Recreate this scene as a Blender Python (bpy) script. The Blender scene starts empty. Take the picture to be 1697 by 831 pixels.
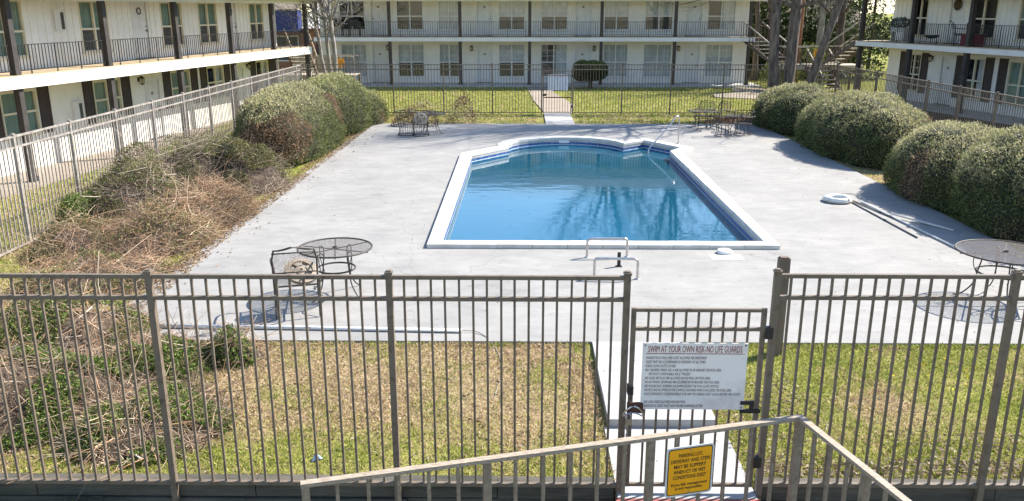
import bpy, math, random
import numpy as np
from mathutils import Vector, Matrix, noise
R = math.radians
random.seed(7); rng = np.random.default_rng(7)
S = bpy.context.scene
COL = S.collection

# ------------------------------------------------------------------ camera
W_PX = 1697.0
cam_d = bpy.data.cameras.new('camera'); cam = bpy.data.objects.new('camera', cam_d); COL.objects.link(cam)
cam.location = (0, 0, 4.1)
cam.rotation_euler = (R(90 - 16.02), 0, R(0.74))
cam_d.sensor_fit = 'HORIZONTAL'; cam_d.sensor_width = 36; cam_d.lens = 36 * 1391 / W_PX
cam_d.clip_start = 0.05; cam_d.clip_end = 2000
S.camera = cam
S.render.resolution_x = 1024; S.render.resolution_y = 501

# ------------------------------------------------------------------ light
SUN_EL = R(43); SUN_AZ = R(62)          # azimuth clockwise from +Y
sdir = Vector((math.cos(SUN_EL) * math.sin(SUN_AZ), math.cos(SUN_EL) * math.cos(SUN_AZ), math.sin(SUN_EL)))
world = bpy.data.worlds.new('World'); S.world = world; world.use_nodes = True
nt = world.node_tree; nt.nodes.clear()
sky = nt.nodes.new('ShaderNodeTexSky'); sky.sky_type = 'NISHITA'; sky.sun_disc = False
sky.sun_elevation = SUN_EL; sky.sun_rotation = SUN_AZ; sky.altitude = 50; sky.air_density = 1.0; sky.dust_density = 0.25; sky.ozone_density = 2.0
bg = nt.nodes.new('ShaderNodeBackground'); bg.inputs[1].default_value = 0.125
wo_ = nt.nodes.new('ShaderNodeOutputWorld')
nt.links.new(sky.outputs[0], bg.inputs[0]); nt.links.new(bg.outputs[0], wo_.inputs[0])
sun_d = bpy.data.lights.new('sun', 'SUN'); sun_d.energy = 5.0; sun_d.angle = R(0.55); sun_d.color = (1.0, 0.94, 0.84)
sun = bpy.data.objects.new('sun', sun_d); COL.objects.link(sun); sun.location = sdir * 60
sun.rotation_euler = sdir.to_track_quat('Z', 'Y').to_euler()
S.view_settings.view_transform = 'Standard'; S.view_settings.look = 'None'
S.view_settings.exposure = 1.3; S.view_settings.gamma = 1.0; S.view_settings.use_curve_mapping = False

# ------------------------------------------------------------------ materials
MATS = {}
def pm(name, c1, c2=None, scale=3.0, rough=0.7, bump=0.0, bscale=40.0, metallic=0.0, stretch=(1, 1, 1), detail=6, spec=0.4, lo=0.35, hi=0.65):
    m = bpy.data.materials.new(name); m.use_nodes = True; MATS[name] = m
    t = m.node_tree; b = t.nodes['Principled BSDF']
    b.inputs['Roughness'].default_value = rough; b.inputs['Metallic'].default_value = metallic
    b.inputs['Specular IOR Level'].default_value = spec
    if c2 is None:
        c2 = tuple(x * 0.78 for x in c1)
    geo = t.nodes.new('ShaderNodeNewGeometry'); mp = t.nodes.new('ShaderNodeMapping'); mp.inputs['Scale'].default_value = stretch
    t.links.new(geo.outputs['Position'], mp.inputs[0])
    n = t.nodes.new('ShaderNodeTexNoise'); n.inputs['Scale'].default_value = scale; n.inputs['Detail'].default_value = detail; n.inputs['Roughness'].default_value = 0.65
    t.links.new(mp.outputs[0], n.inputs['Vector'])
    r = t.nodes.new('ShaderNodeValToRGB'); r.color_ramp.elements[0].position = lo; r.color_ramp.elements[1].position = hi
    r.color_ramp.elements[0].color = (*c2, 1); r.color_ramp.elements[1].color = (*c1, 1)
    t.links.new(n.outputs[0], r.inputs[0]); t.links.new(r.outputs[0], b.inputs['Base Color'])
    if bump:
        n2 = t.nodes.new('ShaderNodeTexNoise'); n2.inputs['Scale'].default_value = bscale; n2.inputs['Detail'].default_value = 4
        t.links.new(mp.outputs[0], n2.inputs['Vector'])
        bp = t.nodes.new('ShaderNodeBump'); bp.inputs['Strength'].default_value = bump; bp.inputs['Distance'].default_value = 0.02
        t.links.new(n2.outputs[0], bp.inputs['Height']); t.links.new(bp.outputs[0], b.inputs['Normal'])
    return m

def leafmat(name, trans=0.25, rough=0.6):
    m = bpy.data.materials.new(name); m.use_nodes = True; MATS[name] = m
    t = m.node_tree; t.nodes.clear()
    a = t.nodes.new('ShaderNodeVertexColor'); a.layer_name = 'Col'
    d = t.nodes.new('ShaderNodeBsdfPrincipled'); d.inputs['Roughness'].default_value = rough; d.inputs['Specular IOR Level'].default_value = 0.25
    tr = t.nodes.new('ShaderNodeBsdfTranslucent'); mx = t.nodes.new('ShaderNodeMixShader'); mx.inputs[0].default_value = trans
    o = t.nodes.new('ShaderNodeOutputMaterial')
    t.links.new(a.outputs[0], d.inputs['Base Color']); t.links.new(a.outputs[0], tr.inputs[0])
    t.links.new(d.outputs[0], mx.inputs[1]); t.links.new(tr.outputs[0], mx.inputs[2]); t.links.new(mx.outputs[0], o.inputs[0])
    return m
leafmat('leaf', 0.28); leafmat('grassblade', 0.3); leafmat('twig', 0.0, 0.9)

pm('fence', (0.165, 0.128, 0.094), (0.08, 0.056, 0.04), 14, 0.55, 0.2, 90, lo=0.28, hi=0.5)
pm('fencesunlit', (0.36, 0.325, 0.29), (0.20, 0.17, 0.145), 9, 0.5, 0.15, 90)  # brown fence paint lightened to put the grazing sun into its colour
pm('rust', (0.12, 0.05, 0.03), (0.05, 0.03, 0.025), 30, 0.8)
pm('railpaint', (0.29, 0.235, 0.175), (0.17, 0.13, 0.095), 7, 0.6, 0.2, 60, stretch=(3, 3, 3))
pm('railwear', (0.43, 0.36, 0.28), (0.22, 0.17, 0.125), 14, 0.65, 0.35, 40, stretch=(1, 6, 6))
pm('wood', (0.20, 0.155, 0.115), (0.09, 0.07, 0.055), 3, 0.85, 0.5, 30, stretch=(1, 1, 0.15))
pm('stairwood', (0.17, 0.125, 0.09), (0.08, 0.06, 0.045), 4, 0.85, 0.4, 30)
pm('stairpale', (0.48, 0.42, 0.34), (0.30, 0.25, 0.2), 5, 0.8, 0.3, 30)
pm('timber', (0.12, 0.105, 0.085), (0.045, 0.045, 0.035), 3.5, 0.9, 0.7, 22, stretch=(0.35, 1, 2.5))
pm('concrete', (0.50, 0.48, 0.45), (0.36, 0.34, 0.31), 1.3, 0.85, 0.25, 60)
pm('walk', (0.40, 0.392, 0.38), (0.29, 0.285, 0.28), 2.2, 0.85, 0.25, 70)
pm('walktan', (0.33, 0.275, 0.22), (0.24, 0.195, 0.15), 1.0, 0.9, 0.2, 60)
pm('coping', (0.66, 0.63, 0.57), (0.50, 0.475, 0.42), 2.5, 0.7, 0.12, 80)
pm('redstep', (0.33, 0.09, 0.07), (0.22, 0.07, 0.06), 6, 0.8)
pm('iron', (0.03, 0.028, 0.028), (0.018, 0.016, 0.016), 12, 0.5, 0.1, 80)
pm('wrought', (0.075, 0.06, 0.05), (0.035, 0.028, 0.024), 18, 0.55, 0.2, 90)
pm('steel', (0.62, 0.61, 0.59), (0.45, 0.43, 0.41), 20, 0.32, 0, metallic=0.9)
pm('whiteplastic', (0.74, 0.74, 0.72), (0.6, 0.6, 0.57), 6, 0.5)
pm('pvc', (0.62, 0.60, 0.56), (0.5, 0.48, 0.44), 8, 0.5)
pm('pvcgrey', (0.55, 0.55, 0.54), (0.42, 0.42, 0.41), 6, 0.5)
pm('polegrey', (0.2, 0.19, 0.18), (0.12, 0.115, 0.11), 6, 0.5)
pm('signwhite', (0.82, 0.77, 0.72), (0.66, 0.61, 0.57), 5, 0.5, lo=0.3, hi=0.5)
pm('signback', (0.74, 0.76, 0.82), (0.64, 0.66, 0.72), 4, 0.5)
pm('signyellow', (0.92, 0.42, 0.01), (0.86, 0.37, 0.01), 5, 0.45)
pm('signorange', (0.80, 0.36, 0.03), (0.72, 0.3, 0.02), 5, 0.45)
pm('ink', (0.02, 0.018, 0.015), None, 5, 0.7)
pm('inkred', (0.30, 0.035, 0.025), (0.20, 0.03, 0.02), 30, 0.7)
pm('inkgrey', (0.17, 0.12, 0.11), (0.28, 0.22, 0.21), 40, 0.7)
pm('tabletop', (0.24, 0.19, 0.155), (0.13, 0.10, 0.085), 5, 0.6, 0.3, 40)
pm('umbbase', (0.33, 0.275, 0.215), (0.23, 0.185, 0.14), 8, 0.75, 0.2, 50)
pm('sidingcream', (0.79, 0.765, 0.71), (0.72, 0.69, 0.63), 1.4, 0.75, 0.05, 50)
pm('sidinggrey', (0.78, 0.745, 0.68), (0.71, 0.67, 0.60), 1.4, 0.75, 0.05, 50)
pm('trimcream', (0.68, 0.62, 0.47), (0.60, 0.54, 0.40), 2, 0.7)
pm('trimwhite', (0.74, 0.73, 0.70), (0.64, 0.62, 0.58), 1.5, 0.65, 0.08, 60)
pm('doorwhite', (0.70, 0.69, 0.66), (0.62, 0.60, 0.57), 3, 0.55)
pm('column', (0.055, 0.047, 0.042), (0.03, 0.026, 0.024), 3, 0.7, 0.2, 40)
pm('columnbrown', (0.075, 0.058, 0.046), (0.045, 0.035, 0.028), 3, 0.7, 0.2, 40)
pm('shutter', (0.065, 0.048, 0.038), (0.045, 0.033, 0.027), 4, 0.7)
pm('balconyfloor', (0.46, 0.37, 0.25), (0.36, 0.28, 0.18), 1.5, 0.85, 0.1, 50)
pm('gutter', (0.10, 0.095, 0.09), None, 3, 0.6)
pm('roof', (0.30, 0.275, 0.245), (0.21, 0.19, 0.17), 12, 0.95, 0.4, 30)
pm('rooftan', (0.24, 0.19, 0.15), (0.15, 0.12, 0.09), 5, 0.95, 0.5, 14)
pm('curtain', (0.58, 0.60, 0.63), (0.44, 0.46, 0.48), 3, 0.9)
pm('curtainreflect', (0.25, 0.34, 0.29), (0.14, 0.21, 0.175), 4, 0.9, stretch=(6, 6, 0.3))  # curtain tinted teal to carry the glass reflection in its colour
pm('darkroom', (0.035, 0.035, 0.035), None, 3, 0.9)
pm('screen', (0.085, 0.08, 0.075), (0.06, 0.055, 0.05), 3, 0.8)
pm('brassdark', (0.09, 0.06, 0.03), None, 9, 0.5, metallic=0.6)
pm('lampglass', (0.5, 0.42, 0.28), None, 9, 0.3)
pm('bark', (0.20, 0.155, 0.12), (0.055, 0.042, 0.034), 9, 0.95, 1.0, 16, stretch=(1, 1, 0.22))
pm('barkgrey', (0.34, 0.31, 0.28), (0.15, 0.13, 0.115), 9, 0.95, 0.8, 26, stretch=(1, 1, 0.3))
pm('barkdark', (0.11, 0.085, 0.065), (0.05, 0.04, 0.032), 7, 0.95, 0.8, 22, stretch=(1, 1, 0.3))
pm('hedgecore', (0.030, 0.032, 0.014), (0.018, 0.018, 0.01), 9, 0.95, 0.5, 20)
pm('blue', (0.02, 0.03, 0.13), (0.015, 0.022, 0.1), 3, 0.6)
pm('brickorange', (0.34, 0.15, 0.09), (0.22, 0.1, 0.06), 5, 0.9)
pm('corrugated', (0.36, 0.35, 0.33), (0.26, 0.25, 0.24), 3, 0.6)
pm('hose', (0.30, 0.28, 0.22), None, 5, 0.5)
pm('litterblue', (0.3, 0.5, 0.7), None, 5, 0.5)
pm('coolerred', (0.16, 0.015, 0.03), None, 4, 0.4)
pm('cushion', (0.22, 0.19, 0.16), (0.14, 0.12, 0.1), 8, 0.9)
pm('plank', (0.40, 0.33, 0.25), (0.26, 0.21, 0.15), 6, 0.85, 0.2, 40)
pm('flower', (0.22, 0.26, 0.45), None, 9, 0.7)
pm('brushcore', (0.085, 0.06, 0.042), (0.045, 0.033, 0.024), 3, 0.95, 0.5, 25)  # soil-brown brush core, darkened to put shadow between the twigs

def glassmat():
    m = bpy.data.materials.new('glass'); m.use_nodes = True; MATS['glass'] = m
    t = m.node_tree; t.nodes.clear()
    lw = t.nodes.new('ShaderNodeLayerWeight'); lw.inputs[0].default_value = 0.5; f = t.nodes.new('ShaderNodeMath'); f.operation = 'POWER'; f.inputs[1].default_value = 4.5; t.links.new(lw.outputs['Facing'], f.inputs[0])
    ma = t.nodes.new('ShaderNodeMath'); ma.operation = 'MULTIPLY_ADD'; ma.inputs[1].default_value = 0.92; ma.inputs[2].default_value = 0.06
    tr = t.nodes.new('ShaderNodeBsdfTransparent'); tr.inputs[0].default_value = (0.9, 0.92, 0.91, 1)
    g = t.nodes.new('ShaderNodeBsdfGlossy'); g.inputs['Roughness'].default_value = 0.03
    mx = t.nodes.new('ShaderNodeMixShader'); o = t.nodes.new('ShaderNodeOutputMaterial')
    t.links.new(f.outputs[0], ma.inputs[0]); t.links.new(ma.outputs[0], mx.inputs[0]); t.links.new(tr.outputs[0], mx.inputs[1]); t.links.new(g.outputs[0], mx.inputs[2]); t.links.new(mx.outputs[0], o.inputs[0])
glassmat()

def meshmat(nm, col, th):      # expanded metal mesh: holes smaller than a pixel
    m = bpy.data.materials.new(nm); m.use_nodes = True; MATS[nm] = m
    t = m.node_tree; b = t.nodes['Principled BSDF']; b.inputs['Base Color'].default_value = (*col, 1); b.inputs['Roughness'].default_value = 0.6
    tc = t.nodes.new('ShaderNodeNewGeometry'); ck = t.nodes.new('ShaderNodeTexVoronoi'); ck.inputs['Scale'].default_value = 170
    t.links.new(tc.outputs['Position'], ck.inputs['Vector'])
    mr = t.nodes.new('ShaderNodeMath'); mr.operation = 'GREATER_THAN'; mr.inputs[1].default_value = th
    t.links.new(ck.outputs['Distance'], mr.inputs[0])
    tr = t.nodes.new('ShaderNodeBsdfTransparent'); mx = t.nodes.new('ShaderNodeMixShader')
    t.links.new(mr.outputs[0], mx.inputs[0]); t.links.new(tr.outputs[0], mx.inputs[1]); t.links.new(b.outputs[0], mx.inputs[2])
    t.links.new(mx.outputs[0], t.nodes['Material Output'].inputs[0])
meshmat('metalmesh', (0.08, 0.066, 0.055), 0.62); meshmat('tanmesh', (0.17, 0.14, 0.115), 0.66)

def brickmat():
    m = pm('paintedbrick', (0.80, 0.775, 0.71), (0.73, 0.70, 0.63), 2.2, 0.75)
    t = m.node_tree; b = t.nodes['Principled BSDF']
    tc = t.nodes.new('ShaderNodeTexCoord'); mp = t.nodes.new('ShaderNodeMapping'); mp.inputs['Rotation'].default_value = (R(90), 0, 0)
    br = t.nodes.new('ShaderNodeTexBrick'); br.inputs['Scale'].default_value = 1.0; br.inputs['Brick Width'].default_value = 0.21; br.inputs['Row Height'].default_value = 0.075; br.inputs['Mortar Size'].default_value = 0.006
    t.links.new(tc.outputs['Object'], mp.inputs[0]); t.links.new(mp.outputs[0], br.inputs['Vector'])
    bp = t.nodes.new('ShaderNodeBump'); bp.inputs['Strength'].default_value = 0.6; bp.inputs['Distance'].default_value = 0.01; bp.invert = True
    t.links.new(br.outputs['Fac'], bp.inputs['Height']); t.links.new(bp.outputs[0], b.inputs['Normal'])
brickmat()

def deckmat():
    m = pm('deck', (0.305, 0.294, 0.276), (0.245, 0.237, 0.225), 0.7, 0.8, 0.2, 55, detail=9)
    t = m.node_tree; b = t.nodes['Principled BSDF']; src = b.inputs['Base Color'].links[0].from_socket
    geo = t.nodes.new('ShaderNodeNewGeometry'); mp = t.nodes.new('ShaderNodeMapping'); mp.inputs['Scale'].default_value = (0.8, 1.5, 1)
    n = t.nodes.new('ShaderNodeTexNoise'); n.inputs['Scale'].default_value = 2.4; n.inputs['Detail'].default_value = 8; n.inputs['Roughness'].default_value = 0.7
    r = t.nodes.new('ShaderNodeValToRGB'); r.color_ramp.elements[0].position = 0.3; r.color_ramp.elements[1].position = 0.62
    r.color_ramp.elements[0].color = (0.80, 0.80, 0.81, 1); r.color_ramp.elements[1].color = (1, 1, 1, 1)
    n3 = t.nodes.new('ShaderNodeTexNoise'); n3.inputs['Scale'].default_value = 9; n3.inputs['Detail'].default_value = 6
    r3 = t.nodes.new('ShaderNodeValToRGB'); r3.color_ramp.elements[0].position = 0.27; r3.color_ramp.elements[1].position = 0.36
    r3.color_ramp.elements[0].color = (0.72, 0.70, 0.68, 1); r3.color_ramp.elements[1].color = (1, 1, 1, 1)
    m1 = t.nodes.new('ShaderNodeMix'); m1.data_type = 'RGBA'; m1.blend_type = 'MULTIPLY'; m1.inputs[0].default_value = 1
    m2 = t.nodes.new('ShaderNodeMix'); m2.data_type = 'RGBA'; m2.blend_type = 'MULTIPLY'; m2.inputs[0].default_value = 1
    t.links.new(geo.outputs['Position'], mp.inputs[0]); t.links.new(mp.outputs[0], n.inputs['Vector']); t.links.new(geo.outputs['Position'], n3.inputs['Vector'])
    t.links.new(n.outputs[0], r.inputs[0]); t.links.new(n3.outputs[0], r3.inputs[0])
    t.links.new(src, m1.inputs[6]); t.links.new(r.outputs[0], m1.inputs[7]); t.links.new(m1.outputs[2], m2.inputs[6]); t.links.new(r3.outputs[0], m2.inputs[7])
    dn = t.nodes.new('ShaderNodeTexNoise'); dn.inputs['Scale'].default_value = 0.9; dn.inputs['Detail'].default_value = 5; t.links.new(geo.outputs['Position'], dn.inputs['Vector'])
    vm = t.nodes.new('ShaderNodeVectorMath'); vm.operation = 'MULTIPLY_ADD'; vm.inputs[1].default_value = (2.2, 2.2, 0); t.links.new(dn.outputs['Color'], vm.inputs[0]); t.links.new(geo.outputs['Position'], vm.inputs[2])
    vc = t.nodes.new('ShaderNodeTexVoronoi'); vc.feature = 'DISTANCE_TO_EDGE'; vc.inputs['Scale'].default_value = 0.22; t.links.new(vm.outputs[0], vc.inputs['Vector'])
    rc = t.nodes.new('ShaderNodeValToRGB'); rc.color_ramp.elements[0].position = 0.0; rc.color_ramp.elements[1].position = 0.004; rc.color_ramp.elements[0].color = (0.84, 0.83, 0.81, 1); rc.color_ramp.elements[1].color = (1, 1, 1, 1); t.links.new(vc.outputs['Distance'], rc.inputs[0])
    m3 = t.nodes.new('ShaderNodeMix'); m3.data_type = 'RGBA'; m3.blend_type = 'MULTIPLY'; m3.inputs[0].default_value = 1; t.links.new(m2.outputs[2], m3.inputs[6]); t.links.new(rc.outputs[0], m3.inputs[7])
    t.links.new(m3.outputs[2], b.inputs['Base Color'])
deckmat()

def watermat():
    m = bpy.data.materials.new('water'); m.use_nodes = True; MATS['water'] = m
    t = m.node_tree; t.nodes.clear()
    geo = t.nodes.new('ShaderNodeNewGeometry'); mp = t.nodes.new('ShaderNodeMapping'); mp.inputs['Scale'].default_value = (0.8, 1.5, 1)
    n = t.nodes.new('ShaderNodeTexNoise'); n.inputs['Scale'].default_value = 2.0; n.inputs['Detail'].default_value = 2.5
    n2 = t.nodes.new('ShaderNodeTexNoise'); n2.inputs['Scale'].default_value = 0.35; n2.inputs['Detail'].default_value = 1
    ma = t.nodes.new('ShaderNodeMath'); ma.operation = 'MULTIPLY'
    bp = t.nodes.new('ShaderNodeBump'); bp.inputs['Strength'].default_value = 0.16; bp.inputs['Distance'].default_value = 0.03
    t.links.new(geo.outputs['Position'], mp.inputs[0]); t.links.new(mp.outputs[0], n.inputs['Vector']); t.links.new(geo.outputs['Position'], n2.inputs['Vector'])
    t.links.new(n.outputs[0], ma.inputs[0]); t.links.new(n2.outputs[0], ma.inputs[1]); t.links.new(ma.outputs[0], bp.inputs['Height'])
    lw = t.nodes.new('ShaderNodeLayerWeight'); lw.inputs[0].default_value = 0.5; pw = t.nodes.new('ShaderNodeMath'); pw.operation = 'POWER'; pw.inputs[1].default_value = 4.0
    f = t.nodes.new('ShaderNodeMath'); f.operation = 'MULTIPLY_ADD'; f.inputs[1].default_value = 0.96; f.inputs[2].default_value = 0.04
    t.links.new(lw.outputs['Facing'], pw.inputs[0]); t.links.new(pw.outputs[0], f.inputs[0])
    tr = t.nodes.new('ShaderNodeBsdfTransparent'); tr.inputs[0].default_value = (0.10, 0.70, 0.90, 1)
    df = t.nodes.new('ShaderNodeBsdfDiffuse'); df.inputs[0].default_value = (0.0005, 0.112, 0.19, 1); mb = t.nodes.new('ShaderNodeMixShader'); mb.inputs[0].default_value = 0.62
    t.links.new(tr.outputs[0], mb.inputs[1]); t.links.new(df.outputs[0], mb.inputs[2])
    g = t.nodes.new('ShaderNodeBsdfGlossy'); g.inputs['Roughness'].default_value = 0.045
    mx = t.nodes.new('ShaderNodeMixShader'); o = t.nodes.new('ShaderNodeOutputMaterial')
    t.links.new(bp.outputs[0], lw.inputs['Normal']); t.links.new(bp.outputs[0], g.inputs['Normal'])
    t.links.new(f.outputs[0], mx.inputs[0]); t.links.new(mb.outputs[0], mx.inputs[1]); t.links.new(g.outputs[0], mx.inputs[2]); t.links.new(mx.outputs[0], o.inputs[0])
watermat()

def tilemat():
    m = pm('pooltile', (0.025, 0.11, 0.33), (0.015, 0.06, 0.22), 5, 0.3)
    t = m.node_tree; b = t.nodes['Principled BSDF']; src = b.inputs['Base Color'].links[0].from_socket
    geo = t.nodes.new('ShaderNodeNewGeometry'); v = t.nodes.new('ShaderNodeTexVoronoi'); v.inputs['Scale'].default_value = 16
    g = t.nodes.new('ShaderNodeMath'); g.operation = 'LESS_THAN'; g.inputs[1].default_value = 0.33
    mx = t.nodes.new('ShaderNodeMix'); mx.data_type = 'RGBA'; mx.inputs[7].default_value = (0.16, 0.24, 0.36, 1)
    t.links.new(geo.outputs['Position'], v.inputs['Vector']); t.links.new(v.outputs['Distance'], g.inputs[0]); t.links.new(g.outputs[0], mx.inputs[0])
    t.links.new(src, mx.inputs[6]); t.links.new(mx.outputs[2], b.inputs['Base Color'])
tilemat()
pm('poolliner', (0.05, 0.30, 0.44), (0.04, 0.26, 0.40), 1.2, 0.5)
pm('poolstep', (0.07, 0.34, 0.48), (0.05, 0.30, 0.44), 2, 0.5)

DRY = [(-1.2, 8.9, 3.2, 1.1), (-3.0, 9.4, 1.6, 0.7), (0.2, 8.2, 0.9, 1.4), (4.0, 8.3, 0.8, 0.6)]
def groundmat():
    m = bpy.data.materials.new('ground'); m.use_nodes = True; MATS['ground'] = m
    t = m.node_tree; b = t.nodes['Principled BSDF']; b.inputs['Roughness'].default_value = 0.95; b.inputs['Specular IOR Level'].default_value = 0.1
    geo = t.nodes.new('ShaderNodeNewGeometry')
    def nz(s, d=6):
        n = t.nodes.new('ShaderNodeTexNoise'); n.inputs['Scale'].default_value = s; n.inputs['Detail'].default_value = d; n.inputs['Roughness'].default_value = 0.7
        t.links.new(geo.outputs['Position'], n.inputs['Vector']); return n
    def ramp(n, a, c1, bb, c2):
        r = t.nodes.new('ShaderNodeValToRGB'); e = r.color_ramp.elements; e[0].position = a; e[1].position = bb; e[0].color = (*c1, 1); e[1].color = (*c2, 1)
        t.links.new(n, r.inputs[0]); return r
    g = ramp(nz(1.4).outputs[0], 0.35, (0.16, 0.18, 0.03), 0.65, (0.30, 0.285, 0.08))
    s = ramp(nz(14).outputs[0], 0.35, (0.24, 0.18, 0.09), 0.65, (0.40, 0.31, 0.18))
    a = t.nodes.new('ShaderNodeVertexColor'); a.layer_name = 'Col'
    sp = t.nodes.new('ShaderNodeSeparateColor'); t.links.new(a.outputs[0], sp.inputs[0])
    n5 = nz(3.2, 8)
    ad = t.nodes.new('ShaderNodeMath'); ad.operation = 'ADD'; t.links.new(n5.outputs[0], ad.inputs[0]); t.links.new(sp.outputs[0], ad.inputs[1])
    fr = ramp(ad.outputs[0], 0.56, (0, 0, 0), 0.92, (1, 1, 1))
    mx = t.nodes.new('ShaderNodeMix'); mx.data_type = 'RGBA'
    t.links.new(fr.outputs[0], mx.inputs[0]); t.links.new(g.outputs[0], mx.inputs[6]); t.links.new(s.outputs[0], mx.inputs[7])
    so = ramp(nz(4).outputs[0], 0.3, (0.07, 0.045, 0.032), 0.7, (0.135, 0.09, 0.065))
    mx2 = t.nodes.new('ShaderNodeMix'); mx2.data_type = 'RGBA'
    t.links.new(sp.outputs[1], mx2.inputs[0]); t.links.new(mx.outputs[2], mx2.inputs[6]); t.links.new(so.outputs[0], mx2.inputs[7])
    t.links.new(mx2.outputs[2], b.inputs['Base Color'])
    bp = t.nodes.new('ShaderNodeBump'); bp.inputs['Strength'].default_value = 0.9; bp.inputs['Distance'].default_value = 0.05
    t.links.new(nz(26, 4).outputs[0], bp.inputs['Height']); t.links.new(bp.outputs[0], b.inputs['Normal'])
groundmat()

# ------------------------------------------------------------------ mesh helpers
class MB:
    def __init__(s): s.v = []; s.f = []
    def hexa(s, p):                    # 8 points: bottom 0-3 ccw, top 4-7
        o = len(s.v); s.v += [tuple(q) for q in p]
        s.f += [(o + 3, o + 2, o + 1, o), (o + 4, o + 5, o + 6, o + 7)] + [(o + i, o + (i + 1) % 4, o + 4 + (i + 1) % 4, o + 4 + i) for i in range(4)]
        return s
    def box(s, x0, x1, y0, y1, z0, z1):
        return s.hexa([(x0, y0, z0), (x1, y0, z0), (x1, y1, z0), (x0, y1, z0), (x0, y0, z1), (x1, y0, z1), (x1, y1, z1), (x0, y1, z1)])
    def cbox(s, c, sx, sy, sz): return s.box(c[0] - sx / 2, c[0] + sx / 2, c[1] - sy / 2, c[1] + sy / 2, c[2] - sz / 2, c[2] + sz / 2)
    def beam(s, a, b, w, h, up=(0, 0, 1)):
        a = Vector(a); b = Vector(b); d = (b - a).normalized(); sd = d.cross(Vector(up))
        if sd.length < 1e-4: sd = d.cross(Vector((1, 0, 0)))
        sd.normalize(); u = sd.cross(d); sd *= w / 2; u *= h / 2
        return s.hexa([a - sd - u, a + sd - u, b + sd - u, b - sd - u, a - sd + u, a + sd + u, b + sd + u, b - sd + u])
    def tube(s, pts, r, n=6, cap=True, closed=False):
        pts = [Vector(p) for p in pts]; k = len(pts); rs = r if isinstance(r, (list, tuple)) else [r] * k
        o = len(s.v); ref = None
        for i, p in enumerate(pts):
            if closed: d = pts[(i + 1) % k] - pts[i - 1]
            else: d = pts[min(i + 1, k - 1)] - pts[max(i - 1, 0)]
            d.normalize()
            if ref is None: ref = Vector((0, 0, 1)) if abs(d.z) < 0.9 else Vector((1, 0, 0))
            a = d.cross(ref)
            if a.length < 1e-4: a = d.cross(Vector((0.3, 1, 0.2)))
            a.normalize(); b = a.cross(d); ref = b.cross(a) if False else ref
            for j in range(n):
                t = 2 * math.pi * j / n; s.v.append(tuple(p + (a * math.cos(t) + b * math.sin(t)) * rs[i]))
        m = k if closed else k - 1
        for i in range(m):
            i2 = (i + 1) % k
            for j in range(n): s.f.append((o + i * n + j, o + i * n + (j + 1) % n, o + i2 * n + (j + 1) % n, o + i2 * n + j))
        if cap and not closed:
            s.f.append(tuple(o + j for j in range(n))[::-1]); s.f.append(tuple(o + (k - 1) * n + j for j in range(n)))
        return s
    def lathe(s, prof, c=(0, 0, 0), n=24):       # prof: (r,z)
        o = len(s.v); k = len(prof)
        for r, z in prof:
            for j in range(n):
                t = 2 * math.pi * j / n; s.v.append((c[0] + r * math.cos(t), c[1] + r * math.sin(t), c[2] + z))
        for i in range(k - 1):
            for j in range(n): s.f.append((o + i * n + j, o + i * n + (j + 1) % n, o + (i + 1) * n + (j + 1) % n, o + (i + 1) * n + j))
        s.f.append(tuple(o + j for j in range(n))[::-1]); s.f.append(tuple(o + (k - 1) * n + j for j in range(n)))
        return s
    def prism(s, poly, z0, z1):
        o = len(s.v); k = len(poly); s.v += [(x, y, z0) for x, y in poly] + [(x, y, z1) for x, y in poly]
        s.f.append(tuple(o + i for i in range(k))[::-1]); s.f.append(tuple(o + k + i for i in range(k)))
        s.f += [(o + i, o + (i + 1) % k, o + k + (i + 1) % k, o + k + i) for i in range(k)]
        return s
    def mesh(s, name, mat=None, smooth=False):
        me = bpy.data.meshes.new(name); me.from_pydata(s.v, [], s.f); me.update()
        if mat: me.materials.append(MATS[mat])
        if smooth: me.polygons.foreach_set('use_smooth', [True] * len(me.polygons))
        return me
    def build(s, name, mat, parent=None, smooth=False, loc=None, rz=0):
        return inst(name, s.mesh(name, mat, smooth), parent, loc, rz)
def inst(name, me, parent=None, loc=None, rz=0):
    o = bpy.data.objects.new(name, me); COL.objects.link(o)
    if parent: o.parent = parent
    if loc: o.location = loc
    if rz: o.rotation_euler = (0, 0, rz)
    return o
def thing(name, label, cat, loc=(0, 0, 0), rz=0, group=None):
    o = bpy.data.objects.new(name, None); COL.objects.link(o); o.location = loc; o.rotation_euler = (0, 0, rz); o.empty_display_size = 0.2
    return tag(o, label, cat, group)
def tag(o, label, cat, group=None):
    o['label'] = label; o['category'] = cat
    if group: o['group'] = group
    return o
def struct(o): o['kind'] = 'structure'; return o
def stuff(o): o['kind'] = 'stuff'; return o
def copy_tree(o, parent=None):
    c = o.copy(); COL.objects.link(c); c.parent = parent
    for ch in list(o.children): copy_tree(ch, c)
    return c

def np_mesh(name, V, F, C, mat):
    """V (n,3), F (m,k) uniform faces, C (n,3) vertex colours or None"""
    me = bpy.data.meshes.new(name); n = len(V); m, k = F.shape
    me.vertices.add(n); me.vertices.foreach_set('co', np.ascontiguousarray(V, dtype=np.float32).ravel())
    me.loops.add(m * k); me.loops.foreach_set('vertex_index', np.ascontiguousarray(F, dtype=np.int32).ravel())
    me.polygons.add(m); me.polygons.foreach_set('loop_start', np.arange(0, m * k, k, dtype=np.int32)); me.polygons.foreach_set('loop_total', np.full(m, k, dtype=np.int32))
    if C is not None:
        a = me.color_attributes.new('Col', 'FLOAT_COLOR', 'POINT'); c4 = np.ones((n, 4), dtype=np.float32); c4[:, :3] = C; a.data.foreach_set('color', c4.ravel())
    me.materials.append(MATS[mat]); me.update(calc_edges=True); me.validate()
    return me
def unit(a): return a / np.maximum(np.linalg.norm(a, axis=1, keepdims=True), 1e-9)
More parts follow.
